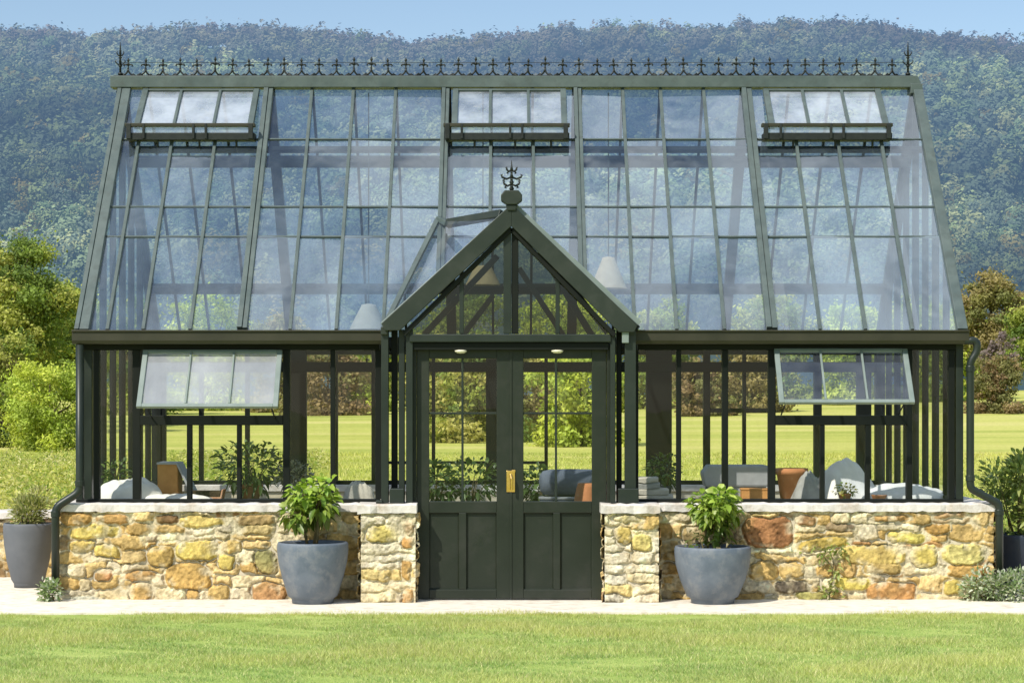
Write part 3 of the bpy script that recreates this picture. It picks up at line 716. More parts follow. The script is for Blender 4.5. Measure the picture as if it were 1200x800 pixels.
quoL = [((X(477, -.3) - PLx0), Z(y, -.3), .042, h, 0, c) for y, h, c in ((617, .05, (.4, .2, .07)), (633, .06, (.52, .25, .07)), (669, .075, (.48, .25, .07)), (698, .06, (.5, .24, .08)))] + \
       [((X(449, -.3) - PLx0), Z(626, -.3), .13, .075, 0, (.64, .45, .12))]
quoR = [((X(730, -.3) - PRx0), Z(626, -.3), .075, .07, 0, (.55, .36, .09)), ((X(752, -.3) - PRx0), Z(634, -.3), .08, .07, 0, (.66, .48, .14)), ((X(735, -.3) - PRx0), Z(607, -.3), .11, .03, 0, (.55, .4, .16))]
for x0, x1, sd, sp in ((PLx0, PLx1, 111, quoL), (PRx0, PRx1, 112, quoR)):
    core = MB(); core.box(x0 + .008, x1 - .008, -.288, 0.2, -.02, WTOP - .003); pl = core.build('stone_pillar', M['mortar'], G)
    stone_face('rubble_face', (x0, -.3, 0), (1, 0, 0), (0, -1, 0), x1 - x0, WTOP, pl, sd, res=0.006, specials=sp, pal=PALE, lens=(.12, .34), rowh=(.05, .12), smear=0.8)
    for xx, nx in ((x0, -1), (x1, 1)):
        stone_face('rubble_face', (xx, -.3, 0), (0, 1, 0), (nx, 0, 0), .5, WTOP, pl, sd + 7 + nx, res=0.008, pal=PAL, lens=(.12, .3))
def slab(x0, x1, y0, y1, z0, z1, seed):
    """coping stone with a slightly worn edge"""
    rng = np.random.default_rng(seed); nx = max(4, int((x1 - x0) / 0.05))
    xs = np.linspace(x0, x1, nx); mb = MB(); sec = []
    for i, x in enumerate(xs):
        a = rng.normal(0, .006); b_ = rng.normal(0, .004); c = rng.normal(0, .003)
        sec += [(x, y0 + a, z0 + b_), (x, y0 + a * .6 - .002, z1 - .015 + c), (x, y0 + .014 + a, z1 + c), (x, y1, z1 + c * .5), (x, y1, z0)]
    f = []
    for i in range(nx - 1):
        for k in range(5): f.append((i * 5 + k, i * 5 + (k + 1) % 5, (i + 1) * 5 + (k + 1) % 5, (i + 1) * 5 + k))
    f.append((0, 1, 2, 3, 4)); e = (nx - 1) * 5; f.append((e + 4, e + 3, e + 2, e + 1, e)); mb.add(sec, f)
    return mb
CT = WTOP + .075
slab(WX0 - .03, PLx0 - .02, -.035, .38, WTOP, CT, 1).build('coping', M['coping'], G)
slab(PRx1 + .02, WX1 + .04, -.035, .38, WTOP, CT, 2).build('coping', M['coping'], G)
slab(PLx0 - .03, PLx1 + .01, -.335, .3, WTOP + .002, CT + .006, 3).build('coping', M['coping'], G)
slab(PRx0 - .035, PRx1 + .01, -.335, .3, WTOP + .002, CT + .006, 4).build('coping', M['coping'], G)
for xx, nx in ((WX0, -1), (WX1, 1)):
    MB().box(xx + nx * .035, xx - nx * .33, .385, 4.53, WTOP, CT - .002).build('coping', M['coping'], G, bevel=.01)
MB().box(WX0 + .34, WX1 - .34, 4.17, 4.53, WTOP, CT - .002).build('coping', M['coping'], G, bevel=.01)

# ---- front wall frame
HEAD = Z(409, YF); WT = Z(403, YF)
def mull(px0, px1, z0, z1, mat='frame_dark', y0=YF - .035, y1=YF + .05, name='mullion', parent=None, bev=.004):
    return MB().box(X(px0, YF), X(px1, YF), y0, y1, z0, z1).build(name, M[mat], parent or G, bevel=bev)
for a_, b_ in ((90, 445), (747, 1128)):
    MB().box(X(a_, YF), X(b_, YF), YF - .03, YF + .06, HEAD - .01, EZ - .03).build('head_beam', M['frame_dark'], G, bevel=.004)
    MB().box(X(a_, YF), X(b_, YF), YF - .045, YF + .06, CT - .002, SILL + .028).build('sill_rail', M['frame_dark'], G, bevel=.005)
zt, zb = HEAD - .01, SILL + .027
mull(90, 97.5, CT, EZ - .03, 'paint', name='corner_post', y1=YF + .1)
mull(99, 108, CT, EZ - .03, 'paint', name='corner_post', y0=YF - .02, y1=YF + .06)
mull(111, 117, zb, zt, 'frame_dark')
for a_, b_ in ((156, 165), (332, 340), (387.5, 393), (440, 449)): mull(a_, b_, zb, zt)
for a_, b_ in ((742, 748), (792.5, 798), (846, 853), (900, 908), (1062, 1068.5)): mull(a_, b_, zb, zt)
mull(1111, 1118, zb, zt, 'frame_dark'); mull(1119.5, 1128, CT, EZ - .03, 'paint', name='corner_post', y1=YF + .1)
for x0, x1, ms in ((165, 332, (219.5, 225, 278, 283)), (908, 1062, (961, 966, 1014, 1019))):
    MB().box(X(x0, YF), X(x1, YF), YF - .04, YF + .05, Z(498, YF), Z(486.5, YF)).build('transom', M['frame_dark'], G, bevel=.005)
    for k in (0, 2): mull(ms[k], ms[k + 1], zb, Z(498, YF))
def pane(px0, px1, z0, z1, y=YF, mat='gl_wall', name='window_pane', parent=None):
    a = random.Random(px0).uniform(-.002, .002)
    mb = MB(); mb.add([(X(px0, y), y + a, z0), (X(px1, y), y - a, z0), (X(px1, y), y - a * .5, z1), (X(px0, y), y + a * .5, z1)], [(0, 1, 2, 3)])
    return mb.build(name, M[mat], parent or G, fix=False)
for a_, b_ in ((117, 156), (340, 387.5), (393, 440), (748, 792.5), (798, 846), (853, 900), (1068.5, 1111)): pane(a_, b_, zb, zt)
for a_, b_ in ((165, 219.5), (225, 278), (283, 332), (908, 961), (966, 1014), (1019, 1062)): pane(a_, b_, zb, Z(498, YF))

# ---- awning windows (top hung, propped open)
def awning(px_top0, px_top1, py_top, open_deg, length, nb, gmat, smat):
    yh = YF - .07; x0, x1 = X(px_top0, yh), X(px_top1, yh); zt_ = Z(py_top, yh)
    dy, dz = -math.sin(R(open_deg)), -math.cos(R(open_deg))
    up = (0, dz, -dy)   # outward normal
    up = (0, -math.cos(R(open_deg)), math.sin(R(open_deg)))
    def p(x, t, l=0.0): return (x, yh + dy * length * t + up[1] * l, zt_ + dz * length * t + up[2] * l)
    mb = MB(); w_ = .045
    mb.bar(p(x0 + w_ / 2, 0), p(x0 + w_ / 2, 1), w_, .035, up); mb.bar(p(x1 - w_ / 2, 0), p(x1 - w_ / 2, 1), w_, .035, up)
    mb.bar(p(x0 + w_, .02), p(x1 - w_, .02), .03, .033, up); mb.bar(p(x0 + w_, .972), p(x1 - w_, .972), .036, .033, up)
    fr = mb.build('awning_window', M[smat], G, bevel=.004)
    for i in range(nb):
        xx = x0 + w_ + (x1 - x0 - 2 * w_) * (i + 1) / (nb + 1)
        MB().bar(p(xx, .045, .004), p(xx, .945, .004), .018, .03, up).build('glazing_bar', M[smat], fr, bevel=.003)
    for i in range(nb + 1):
        a = x0 + w_ + (x1 - x0 - 2 * w_) * i / (nb + 1); b = x0 + w_ + (x1 - x0 - 2 * w_) * (i + 1) / (nb + 1)
        MB().add([p(a, .97, 0), p(b, .97, 0), p(b, .03, 0), p(a, .03, 0)], [(0, 1, 2, 3)]).build('pane', M[gmat], fr, fix=False)
    for xx in (x0 + .07, x1 - .07):
        MB().tube([p(xx, .93, -.02), (xx, YF - .02, zt_ + dz * length - .1)], .007, 6).build('stay', M['iron'], fr)
    return fr
awning(168, 331, 411, 36, 0.615, 2, 'gl_sash', 'sash')
awning(907, 1063, 409.5, 38, 0.60, 2, 'gl_sash2', 'sash')

# ---- gutter (broken by the porch)
gp = [(-.07, EZ - .115), (-.085, EZ - .085), (-.085, EZ - .012), (-.10, EZ - .008), (-.10, EZ + .006), (-.075, EZ + .006), (-.07, EZ - .02), (.07, EZ - .02), (.08, EZ - .045), (.08, EZ - .115)]
for a_, b_ in ((85, 452), (744, 1135)):
    MB().prism_x(gp, X(a_, -.05), X(b_, -.05)).build('gutter', M['gutter'], G, bevel=.003)
MB().prism_x([(2 * RY - y, z) for y, z in gp], XL - .05, XR + .05).build('gutter', M['gutter'], G)

# ---- main roof: bays of bars and glass
bays = [(105, 278, (126, 168, 223), (168, 302)), (290, 509, (340, 394, 449), None), (519, 680, (573, 627), (526, 664)), (690, 898, (744, 793, 849), None), (911, 1121, (961, 1014, 1069), (892, 1030))]
T_TOP = 0.995; t164, t243, t278 = roof_t(164), roof_t(243), roof_t(278)
def clip(poly, f):
    out = []
    for i in range(len(poly)):
        a, b = poly[i], poly[(i + 1) % len(poly)]; fa, fb = f(a), f(b)
        if fa >= 0: out.append(a)
        if fa * fb < 0:
            k = fa / (fa - fb); out.append((a[0] + (b[0] - a[0]) * k, a[1] + (b[1] - a[1]) * k))
    return out
def t_of_z(z): return (z - EZ) / (RZ - EZ)
def low_t(x):
    """lowest t of the roof plane at x that lies outside the porch roof"""
    return max(0.0, t_of_z(porch_z(x))) if abs(x - PAX) < PEX else 0.0
def roof_panes(name, xs, ts, mat, parent, back=False, skip=None, seed=0):
    rnd = random.Random(seed); mb = MB()
    for i in range(len(xs) - 1):
        for j in range(len(ts) - 1):
            if skip and skip(i, j, xs, ts): continue
            polys = [[(xs[i], ts[j]), (xs[i + 1], ts[j]), (xs[i + 1], ts[j + 1]), (xs[i], ts[j + 1])]]
            if not back and xs[i + 1] > PAX - PEX and xs[i] < PAX + PEX:
                zt0 = lambda p, s: (p[1] * (RZ - EZ) + EZ) - (PAZ - s * (p[0] - PAX) * PSL)
                l_ = clip(clip(polys[0], lambda p: PAX - p[0]), lambda p: zt0(p, -1)) if xs[i] < PAX else []
                r_ = clip(clip(polys[0], lambda p: p[0] - PAX), lambda p: zt0(p, 1)) if xs[i + 1] > PAX else []
                polys = [l_, r_]
            lift = .004 * (len(ts) - j) * .3; ta, tb = rnd.uniform(-.014, .014), rnd.uniform(-.014, .014)
            for pl in polys:
                if len(pl) < 3: continue
                cx = (xs[i] + xs[i + 1]) / 2; ct = (ts[j] + ts[j + 1]) / 2
                v = [roof_pt(x, t, lift + (x - cx) * ta * 2 + (t - ct) * tb * 4, back) for x, t in pl]
                mb.add(v, [tuple(range(len(v)))])
    return mb.build(name, M[mat], parent, fix=False)
for bi, (e0, e1, bars, vent) in enumerate(bays):
    ex = [X(e0, EY)] + [X(b, EY) for b in bars] + [X(e1, EY)]
    vx = None
    if vent: vx = (X(vent[0], RY), X(vent[1], RY))
    xs2 = sorted(ex + (list(vx) if vx else []))
    xs2 = [x for x in xs2 if ex[0] - 1e-6 <= x <= ex[-1] + 1e-6]
    sk = (lambda i, j, xs, ts: vx is not None and j == len(ts) - 2 and vx[0] - .01 < (xs[i] + xs[i + 1]) / 2 < vx[1] + .01)
    # one sheet for the bay; rows below the vent level use the true bar spacing
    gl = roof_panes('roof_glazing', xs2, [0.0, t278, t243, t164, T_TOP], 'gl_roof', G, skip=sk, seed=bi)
    for b in ex[1:-1]:
        t0 = low_t(b); t1 = T_TOP
        if vx and vx[0] - .02 < b < vx[1] + .02: t1 = t164
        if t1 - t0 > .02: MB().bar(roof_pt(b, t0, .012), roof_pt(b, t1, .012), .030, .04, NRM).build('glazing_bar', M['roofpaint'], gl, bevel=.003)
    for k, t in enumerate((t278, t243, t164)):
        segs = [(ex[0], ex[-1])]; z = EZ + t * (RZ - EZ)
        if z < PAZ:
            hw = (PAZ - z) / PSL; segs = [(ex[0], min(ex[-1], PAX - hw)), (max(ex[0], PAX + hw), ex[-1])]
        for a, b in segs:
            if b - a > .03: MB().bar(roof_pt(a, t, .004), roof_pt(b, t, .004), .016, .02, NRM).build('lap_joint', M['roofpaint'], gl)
for e0, e1 in ((278, 284), (284.6, 290), (509, 514), (514.6, 519), (680, 685), (685.6, 690), (898, 904), (904.6, 911)):
    xm = X((e0 + e1) / 2, EY); t0 = low_t(xm)
    MB().bar(roof_pt(xm, t0, .025), roof_pt(xm, T_TOP, .025), X(e1, EY) - X(e0, EY), .07 if (int(e0 * 10) % 10 == 0) else .05, NRM).build('rafter', M['roofpaint'], G, bevel=.004)
for e0, e1, l in ((88, 93.5, .07), (94, 105, .06), (1121, 1133, .07)):
    xm = X((e0 + e1) / 2, EY)
    MB().bar(roof_pt(xm, -.005, .02), roof_pt(xm, 1.0, .02), X(e1, EY) - X(e0, EY), l, NRM).build('rafter', M['roofpaint'], G, bevel=.005)
# back slope
bxs = [XL + .02] + [X(p, EY) for p in (126, 168, 223, 284, 340, 394, 449, 514, 573, 627, 685, 744, 793, 849, 904, 961, 1014, 1069)] + [XR - .02]
glb = roof_panes('roof_glazing', bxs, [0, t243, T_TOP], 'gl_back', G, back=True, seed=9)
for i, b in enumerate(bxs):
    big = i in (0, 4, 8, 11, 15, 19)
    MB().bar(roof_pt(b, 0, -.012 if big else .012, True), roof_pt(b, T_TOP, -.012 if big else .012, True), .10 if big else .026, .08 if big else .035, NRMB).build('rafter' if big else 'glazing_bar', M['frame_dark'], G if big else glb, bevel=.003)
for z_, wd in ((2.98, .10), (4.20, .11)):
    t = t_of_z(z_)
    MB().bar(roof_pt(XL, t, -.06, True), roof_pt(XR, t, -.06, True), wd, .06, NRMB).build('purlin', M['frame_dark'], G, bevel=.004)
t = roof_t(170)
MB().bar(roof_pt(XL + .05, t, -.06), roof_pt(XR - .05, t, -.06), .05, .05, NRM).build('purlin', M['frame_dark'], G, bevel=.004)

# ---- ridge beam and cresting
RX0, RX1 = X(131, RY), X(1077, RY)
rz0, rz1 = Z(104, RY), Z(90.5, RY)
MB().prism([(RX0, rz0), (RX1 - .0, rz0), (RX1, rz0 + .05), (RX1 - .03, rz1), (RX0, rz1)], RY - .09, RY + .09).build('ridge_beam', M['roofpaint'], G, bevel=.006)
MB().prism([(RX1 - .10, rz0 - .06), (RX1 + .015, rz0 - .06), (RX1 + .015, rz0 + .035), (RX1 - .10, rz0 + .035)], RY - .1, RY + .1).build('ridge_end_cap', M['roofpaint'], G, bevel=.006)
cb = MB(); cb.box(RX0 + .02, RX1 - .06, RY - .02, RY + .02, rz1, rz1 + .014); cb.tube([(RX0 + .1, RY, rz1 + .142), (RX1 - .12, RY, rz1 + .142)], .0025, 5)
crest = cb.build('ridge_cresting', M['iron'], G)
def fleur():
    mb = MB(); s = .0838
    for sg in (-1, 1):
        mb.tube([(sg * s * (1 - math.sin(a)) , 0, .010 + .072 * (1 - math.cos(a))) for a in np.linspace(0, PI / 2, 7)], [.009, .009, .009, .009, .009, .0095, .010], 6)
        mb.tube([(sg * s * .98, 0, .010), (sg * s * .6, 0, .034), (sg * s * .3, 0, .012)], .0065, 5)
        mb.tube([(0, 0, .116), (sg * .02, 0, .126), (sg * .038, 0, .124), (sg * .044, 0, .112), (sg * .034, 0, .107)], [.008, .008, .008, .007, .005], 6)
    mb.tube([(0, 0, .06), (0, 0, .16)], .0065, 6); mb.ball((0, 0, .128), .015, 6); mb.ball((0, 0, .085), .011, 6)
    mb.tube([(0, 0, .15), (0, 0, .164), (0, 0, .176), (0, 0, .194)], [.006, .014, .010, .001], 6)
    return mb
fp = fleur().build('crest_finial', M['iron'], crest, True)
for k in range(45):
    o = fp if k == 0 else fp.copy()
    if k: COL.objects.link(o)
    o.parent = crest; o.location = (X(150 + 20.35 * k, RY), RY, rz1)
    rr = random.Random(k); o.rotation_euler = (rr.uniform(-.05, .05), rr.uniform(-.06, .06), rr.uniform(-.5, .5)); o.scale = (1, 1, rr.uniform(.94, 1.05))
def end_finial():
    mb = MB(); mb.tube([(0, 0, 0), (0, 0, .30), (0, 0, .345)], [.012, .007, .002], 7)
    for z, r in ((.03, .026), (.11, .02), (.19, .017), (.255, .013)): mb.ball((0, 0, z), r, 7, .7)
    for z, l in ((.14, .05), (.225, .035)):
        for a in range(4):
            c, s_ = math.cos(a * PI / 2), math.sin(a * PI / 2)
            mb.tube([(0, 0, z - .02), (c * l * .6, s_ * l * .6, z - .012), (c * l, s_ * l, z + .012), (c * l * .8, s_ * l * .8, z + .03)], [.007, .007, .006, .003], 5)
    return mb
for px in (141, 1064):
    ef = end_finial().build('end_finial', M['iron'], crest, True); ef.location = (X(px, RY), RY, rz1)

# ---- roof vents, propped open
def roof_vent(px0, px1):
    x0, x1 = X(px0, RY), X(px1, RY); hy, hz = RY - .055, RZ - .03
    by, bz = 1.61, Z(149, 1.61); d = Vector((0, by - hy, bz - hz)); ln = d.length; d.normalize(); up = Vector((0, d.z, -d.y))
    if up.z < 0: up = -up
    def p(x, t, l=0.0): q = Vector((x, hy, hz)) + d * (ln * t) + up * l; return q
    mb = MB(); w_ = .055
    mb.bar(p(x0 + w_ / 2, 0), p(x0 + w_ / 2, 1), w_, .05, up); mb.bar(p(x1 - w_ / 2, 0), p(x1 - w_ / 2, 1), w_, .05, up)
    mb.bar(p(x0 + w_, .03), p(x1 - w_, .03), .03, .045, up)
    fr = mb.build('roof_vent', M['roofpaint'], G, bevel=.004)
    for i in range(2):
        xx = x0 + (x1 - x0) * (i + 1) / 3; MB().bar(p(xx, .05), p(xx, .98), .028, .045, up).build('glazing_bar', M['roofpaint'], fr, bevel=.003)
    xs = [x0 + w_, x0 + (x1 - x0) / 3, x0 + (x1 - x0) * 2 / 3, x1 - w_]
    for i in range(3):
        MB().add([p(xs[i], 1.0), p(xs[i + 1], 1.0), p(xs[i + 1], .03), p(xs[i], .03)], [(0, 1, 2, 3)]).build('pane', M['gl_vent'], fr, fix=False)
    # bottom rail: an upper bar and a dark lower box joined by brackets
    yA = by - .06; e = .075
    za, zb_ = Z(148.5, yA), Z(144.5, yA); zc, zd = Z(164, yA), Z(155.5, yA)
    MB().box(x0 - e, x1 + e * .3, yA - .015, by + .02, za, zb_).build('upper_rail', M['gutter'], fr, bevel=.004)
    MB().box(x0 - e * .8, x1 + e * .25, yA, by + .11, zc, zd).build('lower_rail', M['iron'], fr, bevel=.006)
    MB().add([(x0, yA + .01, zd), (x1, yA + .01, zd), (x1, yA + .01, za), (x0, yA + .01, za)], [(0, 1, 2, 3)]).build('pane', M['gl_vent'], fr, fix=False)
    for f_ in (0.0, .12, .52, .62, .98):
        xx = x0 - e * .5 + (x1 - x0 + e * .6) * f_; rr = .022 if f_ in (0.0, .98) else .012
        MB().bar((xx, yA - .006, zc + .01), (xx, yA - .006, zb_ - .003), rr * 2, .03, (0, 1, 0)).build('bracket', M['iron'], fr, bevel=.004)
    for f_ in (.2, .55, .86):
        xx = x0 + (x1 - x0) * f_
        MB().tube([(xx, yA + .05, zc + .01), (xx, yA + .06, zc - .05), (xx + .01, yA + .10, zc - .11)], [.012, .01, .006], 6).build('stay', M['iron'], fr)
    return fr
for a_, b_ in ((169, 305), (531, 663), (893, 1030)): roof_vent(a_, b_)

# ---- gable ends
for xx, sg in ((XL + .02, 1), (XR - .02, -1)):
    ysb = np.linspace(YF + .1, BY - .1, 9)
    mb = MB()
    for i in range(8):
        a, b = ysb[i], ysb[i + 1]; topz = lambda y: EZ + (RZ - EZ) * (1 - abs(y - RY) / (RY - EY)) - .03
        poly = [(xx, a, CT + .03), (xx, b, CT + .03), (xx, b, topz(b))] + ([(xx, RY, RZ - .03)] if a < RY < b else []) + [(xx, a, topz(a))]
        mb.add(poly, [tuple(range(len(poly)))])
    gp_ = mb.build('gable_glazing', M['gl_side'], G, fix=False)
    for i in range(1, 8):
        y = ysb[i]; wd = .055 if i in (2, 4, 6) else .032
        MB().box(xx - .03, xx + .03, y - wd / 2, y + wd / 2, CT, topz(y)).build('glazing_bar', M['frame_dark'], gp_, bevel=.003)
    MB().box(xx - .04, xx + .04, YF + .1, BY - .1, EZ - .06, EZ + .02).build('gable_beam', M['frame_dark'], G, bevel=.004)
    MB().box(xx - .04, xx + .04, YF + .1, BY - .1, CT, CT + .04).build('sill_rail', M['frame_dark'], G, bevel=.004)
    MB().box(xx - .05, xx + .05, YB - .06, YB + .05, CT, EZ - .04).build('corner_post', M['frame_dark'], G, bevel=.004)
# ---- back wall
def bmull(px, wpx, z0=CT, z1=2.34, name='back_mullion', y=YB):
    x = X(px, y); w_ = wpx * S(y)
    return MB().box(x - w_ / 2, x + w_ / 2, y - .045, y + .05, z0, z1).build(name, M['frame_dark'], G, bevel=.004)
for px, wp in ((190, 9), (236, 5), (290, 5), (348, 23), (394, 4), (440, 9), (508, 4), (576, 13), (640, 4), (700, 5), (772, 30), (828, 8), (872, 4), (906, 5), (958, 9), (1012, 17)): bmull(px, wp)
MB().box(XL + .07, XR - .07, YB - .05, YB + .05, Z(436, YB), Z(424, YB)).build('back_head_beam', M['frame_dark'], G, bevel=.004)
MB().box(XL + .07, XR - .07, YB - .055, YB + .06, 2.33, 2.45).build('back_head_beam', M['frame_dark'], G, bevel=.004)
MB().box(XL + .07, XR - .07, YB - .048, YB + .05, CT - .002, CT + .04).build('sill_rail', M['frame_dark'], G, bevel=.004)
MB().box(X(440, YB), X(640, YB), YB - .03, YB + .03, Z(543.5, YB), Z(540, YB)).build('back_transom', M['frame_dark'], G)
MB().box(X(828, YB), X(906, YB), YB - .03, YB + .03, Z(483, YB), Z(478, YB)).build('back_transom', M['frame_dark'], G)
mb = MB(); bp = [XL + .07, X(348, YB), X(576, YB), X(772, YB), XR - .07]
for i in range(4): mb.add([(bp[i], YB, CT + .03), (bp[i + 1], YB, CT + .03), (bp[i + 1], YB, 2.35), (bp[i], YB, 2.35)], [(0, 1, 2, 3)])
mb.build('back_glazing', M['gl_wall'], G, fix=False)

# ---- porch
YP = -.16
def prism_board(p0, p1, depth, y0, y1):
    """sloping board in the x,z plane: top edge p0-p1, given depth measured across"""
    d = Vector((p1[0] - p0[0], p1[1] - p0[1])).normalized(); n_ = Vector((d.y, -d.x))
    if n_.y > 0: n_ = -n_
    return MB().prism([p0, p1, (p1[0] + n_.x * depth, p1[1] + n_.y * depth), (p0[0] + n_.x * depth, p0[1] + n_.y * depth)], y0, y1)
ap = (X(599.5, -.25), Z(239, -.25)); eL = (X(447, -.25), Z(379, -.25)); eR = (X(747, -.25), Z(381, -.25))
for e_ in (eL, eR):
    d = .140
    sl = (ap[1] - e_[1]) / abs(ap[0] - e_[0]); vd = d * math.sqrt(1 + sl * sl)
    sx = 1 if e_[0] > ap[0] else -1
    poly = [ap, e_, (e_[0] - sx * .03, e_[1] - .06), (e_[0] - sx * .16, e_[1] - .06), (ap[0], ap[1] - vd)]
    MB().prism(poly, -.27, -.22).build('barge_board', M['barge'], G, bevel=.004)
    # thin dark moulding under the barge board
    q0 = (ap[0] + sx * .012, ap[1] - vd - .006); q1 = (e_[0] - sx * .18, e_[1] - .075)
    prism_board(q0, q1, .04, -.235, -.13).build('barge_moulding', M['frame_dark'], G, bevel=.003)
hx = [(-.045, .02), (-.092, .055), (-.092, .105), (-.06, .145), (.06, .145), (.092, .105), (.092, .055), (.045, .02)]
MB().prism([(ap[0] + a, ap[1] + b - .03) for a, b in hx], -.30, -.20).build('apex_block', M['barge'], G, bevel=.008)
MB().prism([(ap[0] + a, ap[1] + b - .03) for a, b in ((-.05, .02), (.05, .02), (.035, -.03), (-.035, -.03))], -.285, -.215).build('apex_bracket', M['barge'], G, bevel=.006)
fz = ap[1] + .112
mb = MB(); mb.tube([(0, 0, 0), (0, 0, .2), (0, 0, .265)], [.014, .009, .002], 8)
for z, r in ((.02, .022), (.075, .02), (.125, .018), (.19, .014)): mb.ball((0, 0, z), r, 7, .8)
for z, l in ((.06, .07), (.12, .09), (.185, .045)):
    for a in range(4):
        c, s_ = math.cos(a * PI / 2), math.sin(a * PI / 2)
        mb.tube([(0, 0, z), (c * l * .5, s_ * l * .5, z - .016), (c * l * .9, s_ * l * .9, z), (c * l, s_ * l, z + .018), (c * l * .85, s_ * l * .85, z + .024)], [.009, .010, .011, .009, .005], 6); mb.tube([(c * l * .6, s_ * l * .6, z - .014), (c * l * .85, s_ * l * .85, z - .03), (c * l * .6, s_ * l * .6, z - .036)], [.009, .009, .005], 6)
fo = mb.build('porch_finial', M['iron'], G, True); fo.location = (ap[0], -.25, fz)
# gable glass and mullions
gb = Z(391, YP); gx0, gx1 = X(483, YP), X(714, YP); gt = ap[1] - .22
MB().add([(gx0, YP, gb), (gx1, YP, gb), (gx1 - .03, YP, gb + .06), (ap[0], YP, gt), (gx0 + .03, YP, gb + .06)], [(0, 1, 2, 3, 4)]).build('gable_pane', M['gl_gable'], G, fix=False)
for a_, b_, w2 in ((590, 599, .05), (599.6, 607.5, .035)): MB().box(X(a_, YP), X(b_, YP), YP - w2, YP + .03, gb, gt - .01).build('gable_mullion', M['frame_dark'] if a_ > 595 else M['paint'], G, bevel=.004)
for a_, b_, tp in ((538.5, 543.5, 318), (651, 656, 320)): MB().box(X(a_, YP), X(b_, YP), YP - .03, YP + .03, gb, Z(tp, YP)).build('gable_mullion', M['paint'], G, bevel=.004)
MB().box(X(480, YP), X(716, YP), YP - .05, YP + .05, Z(401, YP), Z(391.5, YP)).build('porch_beam', M['paint'], G, bevel=.008)
MB().box(X(483, YP), X(713, YP), YP - .01, .08, Z(410, YP), Z(401.5, YP)).build('porch_beam', M['frame_dark'], G, bevel=.004)
# porch posts with feet on the pillars
PZ = CT + .006
for a_, b_, y0, y1, mt in ((447, 455.5, -.19, -.10, 'paint'), (458, 465, -.08, .02, 'frame_dark'), (467, 474, -.12, -.05, 'paint'), (476, 484, -.19, -.10, 'paint'),
                           (715, 721, -.19, -.10, 'paint'), (723, 729, -.1, .0, 'frame_dark'), (732, 745, -.20, -.10, 'paint')):
    MB().box(X(a_, -.15), X(b_, -.15), y0, y1, PZ, Z(386, -.15)).build('porch_post', M[mt], G, bevel=.005)
for a_, b_, pz in ((441, 449, 586), (457, 474, 572), (724, 748, 572)):
    MB().box(X(a_, -.15), X(b_, -.15), -.225, -.06, PZ - .002, Z(pz, -.2)).build('post_foot', M['paint'], G, bevel=.008)
for a_ in (451, 740):
    x = X(a_, -.2)
    MB().box(x - .035, x + .03, -.225, -.10, Z(392, -.2), Z(383, -.2)).build('corbel', M['barge'], G, bevel=.006)
MB().box(X(729, -.24), X(737, -.24), -.25, -.20, Z(402, -.2), Z(388, -.2)).build('gutter_bracket', M['sash'], G, bevel=.006)
# porch roof glass, back to the main roof
yr = EY + (RY - EY) * t_of_z(PAZ)
for sg in (-1, 1):
    xe = PAX + sg * PEX; ze = porch_z(xe); ye = EY + (RY - EY) * max(0, t_of_z(ze))
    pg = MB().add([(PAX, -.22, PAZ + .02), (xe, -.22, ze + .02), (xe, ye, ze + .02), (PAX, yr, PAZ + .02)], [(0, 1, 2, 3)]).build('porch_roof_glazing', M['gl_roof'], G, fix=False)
    MB().bar((xe, ye - .01, ze + .02), (PAX, yr - .01, PAZ + .02), .05, .04, (0, 0, 1)).build('valley_bar', M['roofpaint'], G, bevel=.004)
    MB().bar((PAX + sg * .02, -.2, PAZ - .02), (xe, -.2, ze - .015), .05, .04, (0, -1, 0)).build('porch_rafter', M['frame_dark'], G, bevel=.003)
    MB().bar((PAX + sg * .03, .35, PAZ - .05), (PAX + sg * .62, .35, porch_z(PAX + sg * .62) - .02), .05, .05, (0, -1, 0)).build('porch_rafter', M['frame_dark'], G, bevel=.003)
    MB().bar((xe - sg * .03, -.2, ze - .01), (xe - sg * .03, ye + .02, ze - .01), .06, .05).build('porch_wall_plate', M['frame_dark'], G, bevel=.003)
MB().bar((PAX, -.21, PAZ), (PAX, yr, PAZ), .06, .06).build('porch_ridge', M['roofpaint'], G, bevel=.004)
for pa, pb, w_, yy in (((624, 278), (694, 394), .06, .75), ((608, 314), (662, 396), .05, 1.0), ((583, 300), (497, 392), .055, .7), ((578, 346), (540, 396), .05, 1.0), ((612, 262), (712, 390), .05, .3)):
    MB().bar((X(pa[0], yy), yy, Z(pa[1], yy)), (X(pb[0], yy), yy, Z(pb[1], yy)), w_, w_, (0, -1, 0)).build('porch_brace', M['frame_dark'], G, bevel=.004)
for e_, off, wd in ((eL, .014, .016), (eR, .03, .05)):
    MB().bar((ap[0], -.17, ap[1] - .02 + off), (e_[0] + (.02 if e_[0] > 0 else -.005), -.17, e_[1] + off - .015), .10, wd, (0, 0, 1)).build('roof_flashing', M['sash'], G, bevel=.004)
# propped light on the left side of the porch roof
tq = roof_t(263); q = roof_pt(0, tq, .06)
A_ = (X(452, .0), -.02, Z(380, .0)); B_ = (X(513, q[1]), q[1], q[2]); C_ = (X(524, q[1] - .1), q[1] - .1, Z(262, q[1] - .1)); D_ = (X(588, .2), .2, Z(251, .2))
side_l = MB().bar(A_, B_, .045, .045, (0, -1, 1)).build('porch_side_light', M['roofpaint'], G, bevel=.004)
MB().bar(C_, D_, .075, .06, (0, -1, .3)).build('top_rail', M['barge'], side_l, bevel=.008)
MB().bar((B_[0], B_[1], B_[2] + .01), C_, .05, .05).build('corner_bracket', M['roofpaint'], side_l, bevel=.006)
MB().add([A_, (X(500, -.15), -.15, Z(336, -.15)), D_, B_], [(0, 1, 2, 3)]).build('pane', M['gl_back'], side_l, fix=False)

